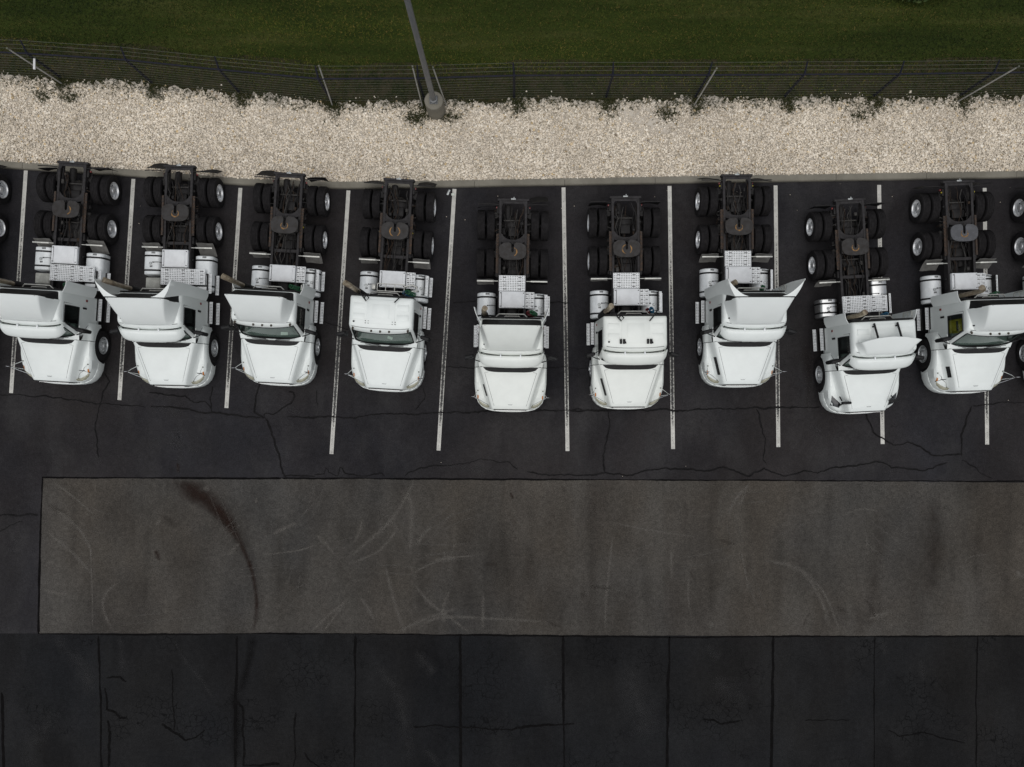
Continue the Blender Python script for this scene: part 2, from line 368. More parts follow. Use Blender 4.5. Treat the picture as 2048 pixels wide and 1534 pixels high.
def grass_ground():
    m, N, L, P = new_mat('grass_turf')
    P.inputs['Roughness'].default_value = .95; P.inputs['Specular IOR Level'].default_value = .1
    g = N.new('ShaderNodeNewGeometry')
    def noise(s, d, r, sx=1, sy=1):
        mp = N.new('ShaderNodeMapping'); mp.inputs['Scale'].default_value = (sx, sy, 1); L.new(g.outputs['Position'], mp.inputs[0])
        n = N.new('ShaderNodeTexNoise'); n.inputs['Scale'].default_value = s; n.inputs['Detail'].default_value = d; n.inputs['Roughness'].default_value = r
        L.new(mp.outputs[0], n.inputs[0]); return n.outputs['Fac']
    r = N.new('ShaderNodeValToRGB'); cr = r.color_ramp
    cr.elements[0].position = .30; cr.elements[0].color = (.0100, .0170, .0035, 1)
    cr.elements[1].position = .70; cr.elements[1].color = (.0600, .0600, .0190, 1)
    e = cr.elements.new(.5); e.color = (.0260, .0370, .0070, 1)
    L.new(noise(.45, 8, .68, .25, 1.9), r.inputs[0])
    r2 = N.new('ShaderNodeValToRGB'); r2.color_ramp.elements[0].color = (.45, .45, .45, 1); r2.color_ramp.elements[1].color = (1.5, 1.5, 1.5, 1)
    r2.color_ramp.elements[0].position = .3; r2.color_ramp.elements[1].position = .7
    L.new(noise(22, 6, .75), r2.inputs[0])
    mx = N.new('ShaderNodeMixRGB'); mx.blend_type = 'MULTIPLY'; mx.inputs[0].default_value = 1; L.new(r.outputs[0], mx.inputs[1]); L.new(r2.outputs[0], mx.inputs[2])
    L.new(mx.outputs[0], P.inputs['Base Color'])
    return m
M['turf'] = grass_ground()

def island_mat(name, stops, rough=.9, big=None, spec=.3):
    """colour varies from piece to piece (random per island), broad tone drifts with position"""
    m, N, L, P = new_mat(name)
    P.inputs['Roughness'].default_value = rough; P.inputs['Specular IOR Level'].default_value = spec
    g = N.new('ShaderNodeNewGeometry'); r = N.new('ShaderNodeValToRGB'); cr = r.color_ramp
    while len(cr.elements) < len(stops): cr.elements.new(.5)
    for e, (p, c) in zip(cr.elements, stops): e.position = p; e.color = (*c, 1)
    L.new(g.outputs['Random Per Island'], r.inputs[0])
    out = r.outputs[0]
    if big:
        n = N.new('ShaderNodeTexNoise'); n.inputs['Scale'].default_value = big[0]; n.inputs['Detail'].default_value = 6; n.inputs['Roughness'].default_value = .65
        mp = N.new('ShaderNodeMapping'); mp.inputs['Scale'].default_value = (big[4] if len(big) > 4 else 1, big[5] if len(big) > 5 else 1, 1)
        L.new(g.outputs['Position'], mp.inputs[0]); L.new(mp.outputs[0], n.inputs[0])
        q = N.new('ShaderNodeValToRGB'); q.color_ramp.elements[0].position = big[1]; q.color_ramp.elements[1].position = big[2]
        q.color_ramp.elements[0].color = (*big[3][0], 1); q.color_ramp.elements[1].color = (*big[3][1], 1)
        L.new(n.outputs['Fac'], q.inputs[0])
        mx = N.new('ShaderNodeMixRGB'); mx.blend_type = 'MULTIPLY'; mx.inputs[0].default_value = 1
        L.new(out, mx.inputs[1]); L.new(q.outputs[0], mx.inputs[2]); out = mx.outputs[0]
    L.new(out, P.inputs['Base Color'])
    return m
M['stone'] = island_mat('pale_limestone', [(0, (.32, .285, .225)), (.10, (.47, .42, .335)), (.35, (.60, .54, .445)), (.7, (.69, .63, .53)), (.93, (.80, .755, .66)), (.97, (.56, .43, .24)), (1, (.18, .15, .115))],
                        big=(.35, .3, .7, ((.96, .93, .91), (1.30, 1.28, 1.27))))
M['blade'] = island_mat('grass_blades', [(0, (.013, .023, .004)), (.4, (.025, .042, .006)), (.75, (.040, .057, .010)), (.93, (.066, .062, .018)), (1, (.105, .088, .035))],
                        big=(.33, .36, .64, ((.55, .66, .50), (2.6, 2.1, 1.6)), .28, 1.6))
M['weed'] = island_mat('weed_leaves', [(0, (.014, .022, .006)), (.5, (.030, .040, .010)), (.8, (.060, .055, .020)), (1, (.10, .08, .03))])
M['sand'] = simple('sandy_grit', (.60, .545, .465), .95, col2=(.46, .41, .345), scale=3.0, mix=(.35, .65), bump=.6, bscale=70)
M['soil'] = simple('brown_soil', (.042, .036, .021), .95, spec=.05, col2=(.020, .024, .010), scale=2.2, mix=(.35, .6), bump=.5, bscale=30)

# ------------------------------------------------------------------ the ground
def sheet(name, poly, z, m, parent=None, kind=None):
    mb = MB().poly([(x, y, z) for x, y in poly]); o = obj(name, mb.mesh(name, m, smooth=False), parent)
    if kind: o['kind'] = kind
    return o
def ribbon_mesh(name, pts, wid, z, m, end_uv=True):
    n = len(pts); V = []; uvs = []
    L = [0]
    for a, b in zip(pts, pts[1:]): L.append(L[-1] + math.hypot(b[0] - a[0], b[1] - a[1]))
    for i, p in enumerate(pts):
        a, b = pts[max(i - 1, 0)], pts[min(i + 1, n - 1)]
        dx, dy = b[0] - a[0], b[1] - a[1]; l = math.hypot(dx, dy) or 1
        nx, ny = -dy / l, dx / l; w = (wid[i] if isinstance(wid, (list, tuple)) else wid) / 2
        V += [(p[0] + nx * w, p[1] + ny * w, z), (p[0] - nx * w, p[1] - ny * w, z)]; uvs += [(L[i] / L[-1], 1), (L[i] / L[-1], 0)]
    F = [(2 * i + 1, 2 * i + 3, 2 * i + 2, 2 * i) for i in range(n - 1)]
    me = bpy.data.meshes.new(name); me.from_pydata(V, [], F); me.materials.append(m)
    ul = me.uv_layers.new(name='UVMap')
    for lp in me.loops: ul.data[lp.index].uv = uvs[lp.vertex_index]
    return me
def densify(pts, step=.12, jit=0.0, seed=0):
    rng = random.Random(seed); out = []
    for a, b in zip(pts, pts[1:]):
        n = max(1, int(math.hypot(b[0] - a[0], b[1] - a[1]) / step))
        for k in range(n): out.append((lerp(a[0], b[0], k / n), lerp(a[1], b[1], k / n)))
    out.append(pts[-1])
    if jit:
        jx = jy = 0; o2 = []
        for p in out:
            jx = jx * .75 + rng.uniform(-jit, jit); jy = jy * .75 + rng.uniform(-jit, jit); o2.append((p[0] + jx, p[1] + jy))
        out = o2
    return out
def smooth_path(pts, k=6):
    P = [pts[0]] + list(pts) + [pts[-1]]; out = []
    for i in range(1, len(P) - 2):
        p0, p1, p2, p3 = P[i - 1:i + 3]
        for j in range(k):
            t = j / k
            out.append(tuple(.5 * (2 * p1[d] + (p2[d] - p0[d]) * t + (2 * p0[d] - 5 * p1[d] + 4 * p2[d] - p3[d]) * t * t + (3 * p1[d] - p0[d] - 3 * p2[d] + p3[d]) * t ** 3) for d in range(2)))
    out.append(tuple(pts[-1])); return out

KERB_H = .13
kerb_face = [(-1400, 225), (-600, 287), (0, 337), (250, 353), (480, 372), (690, 379), (900, 376), (1300, 369), (2048, 357), (2700, 347), (3500, 335)]
KF = [G(u, v) for u, v in kerb_face]                                   # foot of the kerb, at the asphalt
def kf_y(x): return interp(x, KF)
far = 1500
ground = sheet('ground', [(-far, -far), (far, -far), (far, far), (-far, far)], -.12, M['turf'], kind='structure')
lot = sheet('parking_lot', [(KF[0][0], -90), (KF[-1][0], -90)] + [(x, y + .02) for x, y in reversed(KF)], 0.0, M['lot'], kind='structure')
lot['label'] = 'dark sealed asphalt of the parking lot'

# the fence line (feet of the posts)
post_px = [(-250, 141), (-60, 149), (125, 157), (308, 169), (481, 187), (665, 204), (850, 203), (1028, 198), (1211, 197), (1388, 197), (1566, 196), (1743, 195), (1917, 193), (2095, 190), (2275, 187)]
FP = [G(u, v) for u, v in post_px]
def fence_y(x): return interp(x, FP)
KW = .23
XL, XR = -40.0, 40.0
xs = np.linspace(XL, XR, 161)
mb = MB(); mb.grid([[(x, kf_y(x) + KW - .04, KERB_H - .045) for x in xs], [(x, fence_y(x) + .10, KERB_H - .02) for x in xs]])
bed = obj('gravel_bed', mb.mesh('gravel_bed', M['sand'])); tag(bed, kind='structure')
mb = MB(); rows = []
for dy, z in ((-.16, KERB_H - .030), (0.35, KERB_H + .02), (1.3, KERB_H + .02)):
    rows.append([(x, fence_y(x) + dy + (random.gauss(0, .07) if dy < 0 else 0) + (.05 * math.sin(x * 2.1) + .05 * math.sin(x * 5.3 + 1) if dy < 0 else .2 * math.sin(x * 1.3)), z) for x in np.linspace(XL, XR, 900)])
mb.grid(rows); verge = obj('soil_verge', mb.mesh('soil_verge', M['soil'])); tag(verge, kind='structure')
mb = MB(); mb.grid([[(x, fence_y(x) + .95, KERB_H - .01) for x in xs], [(x, fence_y(x) + 1.5, KERB_H + .035) for x in xs], [(x, 40.0, KERB_H + .04) for x in xs], [(x, 300.0, KERB_H) for x in xs]])
lawn = obj('lawn', mb.mesh('lawn', M['turf'])); tag(lawn, kind='structure')

# kerb: cast sections about three metres long
kerb = bpy.data.objects.new('kerb', None); COL.objects.link(kerb); tag(kerb, 'pale concrete kerb between the asphalt and the white gravel', kind='structure')
joints_x = [G(u, 365)[0] for u in range(-851, 3000, 180)]
prof = [(0.0, -.05), (.015, KERB_H - .03), (.045, KERB_H), (KW, KERB_H + .004), (KW, -.05)]
for x0, x1 in zip(joints_x, joints_x[1:]):
    a, b = x0 + .006, x1 - .006; mb = MB()
    st = np.linspace(a, b, 5)
    rows = [[(x, kf_y(x) + py, pz + random.uniform(-.002, .002)) for py, pz in prof] for x in st]
    mb.grid(rows); mb.poly(rows[0]); mb.poly(rows[-1])
    obj('kerb_segment', mb.mesh('kerb_segment', M['concrete'], sharp=25), kerb)

# worn middle strip and the lower lot in bays between joints
s_tl = G(84, 955); s_bl = G(78, 1267)
strip_top = [G(u, v) for u, v in ((84, 956), (563, 957), (1000, 959), (1500, 961), (2048, 964), (3000, 968))]
strip_bot = [G(u, v) for u, v in ((78, 1267), (500, 1267), (1024, 1270), (1500, 1272), (2048, 1272), (3000, 1274))]
strip = sheet('worn_asphalt_strip', densify(strip_top, .12, .012, 5) + list(reversed(densify(strip_bot, .12, .012, 6))), .004, M['strip'], kind='structure')
strip['label'] = 'brownish grey worn asphalt strip across the lot'
lower = bpy.data.objects.new('lower_lot', None); COL.objects.link(lower); tag(lower, 'old asphalt bays along the bottom, colour darkened for lens vignette', kind='structure')
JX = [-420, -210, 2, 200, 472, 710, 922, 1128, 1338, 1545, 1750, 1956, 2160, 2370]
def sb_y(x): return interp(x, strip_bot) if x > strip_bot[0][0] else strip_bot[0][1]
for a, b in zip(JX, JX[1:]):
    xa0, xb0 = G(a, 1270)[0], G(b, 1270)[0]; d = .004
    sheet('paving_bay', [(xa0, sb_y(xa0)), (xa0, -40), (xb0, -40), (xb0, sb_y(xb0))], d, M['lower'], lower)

# joints and tar-sealed cracks
def crack(px, w, z=.012, jit=.012, m='tar', seed=0, parent=None, name='sealed_crack', var=.45, step=.10):
    rng = random.Random(seed); p = densify([G(u, v) for u, v in px], step, jit, seed)
    ww = []; c = 1.0
    for _ in p: c = min(1 + var, max(1 - var, c + rng.uniform(-.22, .22))); ww.append(w * c)
    ww[0] *= .3; ww[-1] *= .3
    return obj(name, ribbon_mesh(name, p, ww, z, M[m]), parent or lot)
crack([(84, 955), (300, 956), (563, 957)], .055, jit=.006, m='seam', seed=1, name='sealed_joint')
crack([(563, 956.5), (1000, 958.5), (1500, 961), (2048, 963), (2600, 966)], .042, jit=.008, m='seam', seed=2, name='sealed_joint')
crack([(86, 953), (82, 1028), (79, 1130), (77, 1268)], .06, jit=.006, m='seam', seed=3, name='sealed_joint')
crack([(77, 1267), (300, 1269), (500, 1267), (709, 1267), (921, 1270), (1128, 1272), (1337, 1275), (1545, 1273), (2048, 1272), (2600, 1272)], .045, jit=.008, m='seam', seed=4, name='sealed_joint')
for k, (u0, u1) in enumerate([(3, 9), (197, 203), (474, 470), (710, 708), (921, 922), (1126, 1129), (1339, 1334), (1546, 1543), (1750, 1749), (1955, 1953), (2160, 2160), (-210, -210)]):
    crack([(u0, 1272 if k else 1385), (lerp(u0, u1, .5) + random.uniform(-2, 2), 1400), (u1, 1560)], .072 if k not in (8, 9) else .045, jit=.010, m='seam', seed=20 + k, name='sealed_joint', parent=lower)
CR = [
 ([(-10, 789), (110, 795), (200, 807), (290, 813)], .06), ([(300, 814), (340, 814), (365, 820), (430, 827), (520, 836)], .085),
 ([(208, 745), (216, 762), (205, 785), (197, 820), (191, 860), (197, 915)], .07),
 ([(298, 786), (332, 789), (350, 790), (370, 792), (388, 804), (412, 804), (422, 815), (424, 826)], .075),
 ([(424, 772), (420, 800), (424, 822)], .06), ([(522, 766), (511, 795), (510, 825), (530, 836)], .085),
 ([(530, 836), (543, 862), (552, 890), (562, 915), (564, 940), (572, 953)], .10),
 ([(530, 834), (531, 826), (545, 828), (565, 816), (582, 808), (589, 792), (586, 786), (578, 783)], .075),
 ([(575, 833), (610, 835), (640, 834), (672, 834), (700, 837), (735, 831), (800, 828), (870, 826), (960, 824), (1060, 822), (1165, 819)], .095),
 ([(1140, 822), (1240, 820), (1345, 820), (1460, 817), (1555, 816), (1640, 815)], .095),
 ([(848, 775), (850, 800), (832, 820)], .045), ([(632, 780), (635, 812)], .035),
 ([(564, 951), (604, 952), (630, 952)], .06),
 ([(628, 949), (650, 948), (652, 936), (657, 947), (674, 951), (679, 935), (685, 937), (690, 947), (720, 952), (765, 946), (770, 953)], .05),
 ([(810, 952), (830, 942), (860, 932), (940, 926), (962, 919), (985, 923), (1018, 926), (1036, 940)], .055),
 ([(1055, 943), (1100, 951), (1180, 951), (1210, 947), (1262, 952), (1300, 938), (1330, 936), (1400, 942), (1450, 936), (1497, 953), (1528, 938), (1568, 951), (1610, 942), (1637, 946), (1665, 935), (1720, 930), (1765, 923), (1785, 935), (1850, 940), (1895, 926)], .075),
 ([(1218, 822), (1219, 850), (1212, 880), (1207, 910), (1209, 946)], .095),
 ([(1513, 818), (1524, 850), (1531, 890), (1527, 920), (1533, 928)], .08),
 ([(1730, 828), (1745, 862), (1762, 876), (1785, 890), (1815, 885), (1842, 895), (1865, 912), (1922, 910)], .075),
 ([(1923, 911), (1924, 870), (1936, 830), (1944, 812)], .085), ([(1944, 811), (1990, 806), (2060, 807), (2200, 806)], .06),
 ([(1924, 921), (1955, 937), (1966, 950), (1985, 956)], .06),
 ([(-10, 1031), (40, 1029), (78, 1029)], .07), ([(-10, 1068), (20, 1050), (45, 1043)], .05),
 ([(905, 605), (990, 603), (1140, 606)], .05), ([(880, 735), (1090, 734), (1200, 738)], .035), ([(640, 640), (700, 660)], .05)]
for k, (p, w) in enumerate(CR): crack(p, w * .50, jit=.024, step=.07, seed=50 + k, z=.012 + .0004 * k)
CL = [([(213, 1355), (240, 1355), (253, 1363)], .08), ([(211, 1375), (213, 1418), (232, 1424), (240, 1435), (254, 1435)], .08), ([(216, 1440), (220, 1470), (217, 1534)], .10),
 ([(345, 1338), (346, 1400), (349, 1460)], .09), ([(322, 1448), (345, 1462), (358, 1467), (370, 1480), (390, 1475), (411, 1461)], .10),
 ([(469, 1402), (486, 1415), (486, 1470), (489, 1532), (560, 1528)], .10), ([(592, 1425), (588, 1460), (594, 1515), (585, 1534)], .10), ([(610, 1505), (622, 1525), (640, 1534)], .10),
 ([(826, 1453), (870, 1450), (940, 1455), (1024, 1461)], .085), ([(1024, 1461), (1050, 1452), (1090, 1448), (1150, 1447)], .085),
 ([(1408, 1439), (1425, 1439), (1440, 1447), (1480, 1444)], .09), ([(1610, 1441), (1660, 1439), (1700, 1440)], .05), ([(1775, 1460), (1800, 1475), (1850, 1465), (1930, 1488)], .04)]
for k, (p, w) in enumerate(CL): crack(p, w * .62, jit=.022, step=.07, seed=120 + k, z=.013, parent=lower, m='lowcrack')
# stains, tyre marks and scuffs
def stain(px, wid, m, z=.0075, parent=None, name='tyre_mark'):
    p = smooth_path([G(u, v) for u, v in px], 8); n = len(p); k = len(wid)
    ww = [interp(i / (n - 1) * (k - 1), list(enumerate(wid))) / 57.4 for i in range(n)]
    return obj(name, ribbon_mesh(name, p, ww, z, M[m]), parent or strip)
stain([(340, 955), (372, 980), (420, 1008), (462, 1056), (480, 1085), (500, 1130), (511, 1180), (513, 1225), (505, 1268)], [10, 48, 30, 30, 15, 12, 11, 11, 14], 'oil', .0082, name='oil_stain')
stain([(360, 962), (395, 985), (440, 1020), (475, 1062)], [20, 60, 46, 14], 'oil', .0084, name='oil_stain')
stain([(462, 1040), (486, 1090), (510, 1160), (514, 1250)], [40, 36, 40, 46], 'oilsoft', .0078, name='oil_stain')
stain([(508, 1268), (498, 1320), (480, 1390)], [26, 22, 20], 'oildark', .0086, lower, name='oil_stain')
stain([(468, 1380), (474, 1440), (472, 1534)], [16, 28, 24], 'oildark', .0088, lower, name='oil_stain')
stain([(310, 1100), (316, 1112), (320, 1122)], [10, 14, 8], 'oil', .0080, name='oil_stain')
stain([(325, 1032), (340, 1044), (356, 1056)], [8, 26, 10], 'oilsoft', .0080, name='oil_stain')
stain([(355, 925), (356, 935), (357, 946)], [6, 10, 6], 'oil', .0062, lot, name='oil_stain')
stain([(1122, 970), (1128, 980), (1130, 990)], [6, 16, 6], 'oilsoft', .0080, name='oil_stain')
stain([(1020, 985), (1024, 992), (1026, 998)], [4, 9, 4], 'oil', .0081, name='oil_stain')
stain([(535, 1040), (537, 1056), (535, 1072)], [6, 20, 8], 'oilsoft', .0079, name='oil_stain')
stain([(1614, 680), (1612, 705), (1616, 735), (1617, 770), (1614, 830)], [10, 34, 30, 20, 8], 'oilsoft', .0064, lot, name='oil_stain')
stain([(1745, 1010), (1758, 1070), (1748, 1150), (1735, 1260)], [40, 60, 50, 40], 'oilsoft', .0081, name='oil_stain')
stain([(1860, 990), (1870, 1080), (1862, 1200)], [50, 70, 50], 'oilsoft', .0079, name='oil_stain')
rr = random.Random(31)
for k, u in enumerate([150, 300, 560, 610, 680, 770, 850, 930, 1005, 1060, 1180, 1280, 1420, 1500, 1560, 1660, 1900, 1960, 2020]):
    v0 = rr.uniform(965, 1090); v1 = rr.uniform(1140, 1262); d = rr.uniform(-16, 16)
    stain([(u, v0), (u + d * .5, (v0 + v1) / 2), (u + d, v1)], [rr.uniform(14, 30), rr.uniform(26, 56), rr.uniform(12, 30)], 'rubbermark', .0074 + .0001 * k)
SC = [([(820, 1115), (822, 1010), (800, 980)], 14), ([(770, 1125), (782, 1180), (800, 1240), (812, 1266)], 10), ([(690, 1120), (740, 1080), (790, 1030), (830, 958)], 10),
 ([(700, 1128), (760, 1100), (800, 1050)], 8), ([(620, 1265), (660, 1228), (700, 1195)], 7), ([(645, 1265), (690, 1205)], 6), ([(790, 1266), (850, 1238), (920, 1215)], 8),
 ([(830, 1262), (880, 1235), (1000, 1238), (1100, 1244)], 8), ([(900, 1180), (886, 1215), (890, 1250)], 10), ([(966, 1185), (966, 1260)], 8), ([(826, 1165), (860, 1205), (900, 1235), (940, 1266)], 9),
 ([(1226, 1065), (1220, 1120), (1212, 1200), (1210, 1264)], 7), ([(1342, 1095), (1343, 1165)], 8), ([(1378, 1150), (1376, 1190), (1382, 1235)], 6), ([(1480, 1100), (1488, 1130), (1496, 1180)], 6),
 ([(1500, 965), (1470, 1000), (1455, 1030)], 9), ([(1495, 970), (1480, 1010)], 6), ([(1525, 1120), (1600, 1140), (1640, 1195), (1660, 1260)], 14), ([(1620, 1150), (1650, 1190), (1680, 1262)], 8),
 ([(1685, 1030), (1720, 1018), (1760, 1022)], 5), ([(1926, 1124), (1945, 1112), (1978, 1109)], 3), ([(960, 1110), (880, 1120), (820, 1150)], 6), ([(100, 1010), (160, 1060), (190, 1120)], 8), ([(90, 1060), (150, 1110), (185, 1150)], 9),
 ([(240, 1160), (210, 1190), (208, 1220), (225, 1262)], 8), ([(180, 1070), (184, 1160), (186, 1262)], 4), ([(100, 962), (130, 980), (190, 1030)], 6), ([(1225, 1045), (1300, 1060), (1400, 1075)], 5), ([(85, 1180), (140, 1190)], 8), ([(640, 1085), (600, 1100), (520, 1110)], 5)]
for k, (p, w) in enumerate(SC): stain(p, [w * .7, w * 1.4, w * 1.2, w], 'scuff', .0090 + .0001 * k)
for k in range(34):                                         # pairs of faint turning tyre tracks
    u = rr.uniform(120, 2000); v = rr.uniform(980, 1240); a = rr.uniform(0, 6.28); cv = rr.uniform(-.9, .9); l = rr.uniform(60, 170); w_ = rr.uniform(2.5, 5)
    for off in (0, rr.uniform(14, 22)):
        pts = []
        for q in range(5):
            t_ = q / 4; aa = a + cv * t_; pts.append((u + l * t_ * math.cos(a + cv * t_ * .5) - off * math.sin(aa), min(1264, max(964, v + l * t_ * .8 * math.sin(a + cv * t_ * .5) + off * math.cos(aa)))))
        stain(pts, [w_, w_ * 1.6, w_], 'scufffine', .0135 + .00004 * k)
for k in range(30):
    u = rr.uniform(90, 2040); v = rr.uniform(965, 1255); l = rr.uniform(10, 60); a = rr.uniform(0, 3.14)
    stain([(u, v), (u + l * .5 * math.cos(a) + rr.uniform(-4, 4), v + l * .5 * math.sin(a)), (u + l * math.cos(a), v + l * math.sin(a))], [6, rr.uniform(8, 26), 6], rr.choice(['scuff', 'rubbermark', 'oilsoft', 'scuff']), .0122 + .00005 * k)
for k, (p, w) in enumerate([([(300, 830), (330, 815), (365, 830)], 40), ([(340, 900), (355, 860), (400, 880)], 30), ([(400, 905), (330, 880), (300, 905)], 24), ([(355, 955), (360, 900), (345, 860)], 20),
 ([(190, 905), (200, 930)], 20), ([(1620, 850), (1640, 870)], 26), ([(980, 835), (1020, 842)], 22), ([(20, 1110), (40, 1070)], 30), ([(560, 800), (600, 830)], 20), ([(1760, 920), (1790, 945), (1760, 955)], 20), ([(880, 930), (960, 940), (1020, 948)], 20)]):
    stain(p, [w * .6, w * 1.2, w * .8], 'scuffd', .0066 + .0001 * k, lot)
for k, (p, w) in enumerate([([(240, 1272), (244, 1310), (243, 1352)], 18), ([(345, 1275), (370, 1320), (410, 1370), (430, 1405)], 10), ([(110, 1272), (160, 1330), (190, 1390)], 40), ([(745, 1320), (790, 1380), (810, 1450), (820, 1534)], 40), ([(830, 1300), (870, 1350)], 30), ([(1410, 1290), (1440, 1320)], 26), ([(1840, 1320), (1848, 1360)], 16), ([(1765, 1280), (1770, 1310)], 14), ([(120, 1420), (70, 1480), (60, 1534)], 60), ([(850, 1500), (880, 1534)], 24), ([(1420, 1360), (1500, 1400)], 60), ([(1250, 1330), (1300, 1480)], 80)]):
    stain(p, [w * .6, w * 1.2, w], 'scuffd', .0066 + .0001 * k, lower)

# parking lines
LN = [((52, 341), (22.5, 786)), ((267, 358), (239, 800)), ((481, 376), (453, 816)), ((697, 381), (663, 908)), ((909, 378), (877, 901)), ((1127, 375), (1135, 902)), ((1339, 372), (1346, 898)), ((1551, 371), (1556.5, 894)), ((1758, 370), (1765, 888)), ((1969, 376), (1974, 889)), ((2182, 372), (2186, 885)), ((-165, 325), (-195, 770))]
for a, b in LN:
    p = densify([G(*a), G(*b)], .4)
    o = obj('parking_line', ribbon_mesh('parking_line', p, .135, .0095, M['line']), lot)

print('ground done')

# ------------------------------------------------------------------ gravel stones, grass, weeds (nobody could count these)
def ico():
    t = (1 + 5 ** .5) / 2
    v = np.array([(-1, t, 0), (1, t, 0), (-1, -t, 0), (1, -t, 0), (0, -1, t), (0, 1, t), (0, -1, -t), (0, 1, -t), (t, 0, -1), (t, 0, 1), (-t, 0, -1), (-t, 0, 1)], float)
    v /= np.linalg.norm(v[0])
    f = np.array([(0, 11, 5), (0, 5, 1), (0, 1, 7), (0, 7, 10), (0, 10, 11), (1, 5, 9), (5, 11, 4), (11, 10, 2), (10, 7, 6), (7, 1, 8), (3, 9, 4), (3, 4, 2), (3, 2, 6), (3, 6, 8), (3, 8, 9), (4, 9, 5), (2, 4, 11), (6, 2, 10), (8, 6, 7), (9, 8, 1)])
    return v, f
def np_mesh(name, V, F, m, smooth=False):
    me = bpy.data.meshes.new(name); n = F.shape[1]
    me.vertices.add(len(V)); me.vertices.foreach_set('co', V.astype(np.float32).ravel())
    me.loops.add(F.size); me.loops.foreach_set('vertex_index', F.astype(np.int32).ravel())
    me.polygons.add(len(F)); me.polygons.foreach_set('loop_start', np.arange(0, F.size, n, dtype=np.int32))
    me.update(calc_edges=True); me.validate(); me.materials.append(m)
    if smooth: me.shade_smooth()
    return me
RN = np.random.default_rng(11)
kx, ky = np.array([p[0] for p in KF]), np.array([p[1] for p in KF]); fx, fy = np.array([p[0] for p in FP]), np.array([p[1] for p in FP])
def octa():
    v = np.array([(1, 0, 0), (0, 1, 0), (-1, 0, 0), (0, -1, 0), (0, 0, 1), (0, 0, -1), (.6, .6, .5), (-.6, .6, .45), (-.6, -.6, .5), (.6, -.6, .4)], float)
    f = np.array([(4, 0, 6), (4, 6, 1), (4, 1, 7), (4, 7, 2), (4, 2, 8), (4, 8, 3), (4, 3, 9), (4, 9, 0), (0, 1, 6), (1, 2, 7), (2, 3, 8), (3, 0, 9)])
    return v, f
def stones(n, smin, smax, xl, xr, shape=ico):
    x = RN.uniform(xl, xr, n); t = RN.uniform(0, 1, n)
    y0 = np.interp(x, kx, ky) + KW + .01; y1 = np.interp(x, fx, fy)
    wob = .06 * np.sin(x * 1.7) + .05 * np.sin(x * 4.1 + 1) + .05 * np.sin(x * 9.3 + 2)
    top = y1 - .22 + wob + RN.normal(0, .09, n)
    # weeds keep the gravel back round the feet of the posts
    for px, py in FP:
        top -= .14 * np.exp(-((x - px - .1) / .30) ** 2)
    y = lerp(y0, y1 + .45, t)
    keep = (y < top) | ((y < y1 + .38) & (RN.uniform(0, 1, n) < .035 * np.clip(1 - (y - top) / .5, 0, 1) * (1 + np.sin(x * 2.3))))
    sandy = np.exp(-(((x - 5.0) / .9) ** 2 + ((y - 9.6) / .8) ** 2)) * .8 + np.exp(-(((x - 3.9) / .5) ** 2 + ((y - 10.0) / .5) ** 2)) * .6
    keep &= RN.uniform(0, 1, n) > sandy
    x, y = x[keep], y[keep]; n = len(x)
    v, f = shape(); nv = len(v); s = smin + (smax - smin) * RN.uniform(0, 1, n) ** 2.2
    V = v[None] * (1 + RN.uniform(-.22, .22, (n, nv, 1)))
    V = V * np.stack([s * RN.uniform(.8, 1.35, n), s * RN.uniform(.75, 1.1, n), s * RN.uniform(.5, .8, n)], -1)[:, None, :]
    a = RN.uniform(0, 6.28, n); b = RN.normal(0, .35, n); ca, sa, cb, sb = np.cos(a)[:, None], np.sin(a)[:, None], np.cos(b)[:, None], np.sin(b)[:, None]
    Y, Z = V[..., 1] * cb - V[..., 2] * sb, V[..., 1] * sb + V[..., 2] * cb
    X, Y = V[..., 0] * ca - Y * sa, V[..., 0] * sa + Y * ca
    hz = KERB_H - .03 + s * .30 + RN.uniform(0, .022, n)
    P = np.stack([X + x[:, None], Y + y[:, None], Z + hz[:, None]], -1)
    return P.reshape(-1, 3), (f[None] + nv * np.arange(n)[:, None, None]).reshape(-1, 3)
A, B = stones(150000, .017, .040, -21.5, 21.5, octa), stones(9000, .030, .062, -21.5, 21.5)
v_, f_ = octa(); SV, SF = [], []
for q in range(46):
    sx_ = RN.uniform(-18, 18); sy_ = (np.interp(sx_, kx, ky) - abs(RN.normal(0, .9)) - .05) if q < 40 else RN.uniform(-3, 4); k_ = RN.uniform(.006, .016)
    SF.append(f_ + 10 * q); SV.append(v_ * k_ * np.array([1.2, 1, .8]) + np.array([sx_, sy_, k_ * .6]))
C_ = (np.concatenate(SV), np.concatenate(SF))
V = np.concatenate([A[0], B[0], C_[0]]); F = np.concatenate([A[1], B[1] + len(A[0]), C_[1] + len(A[0]) + len(B[0])])
tag(obj('gravel', np_mesh('gravel', V, F, M['stone'])), 'pale crushed limestone gravel between kerb and fence', 'gravel', kind='stuff')

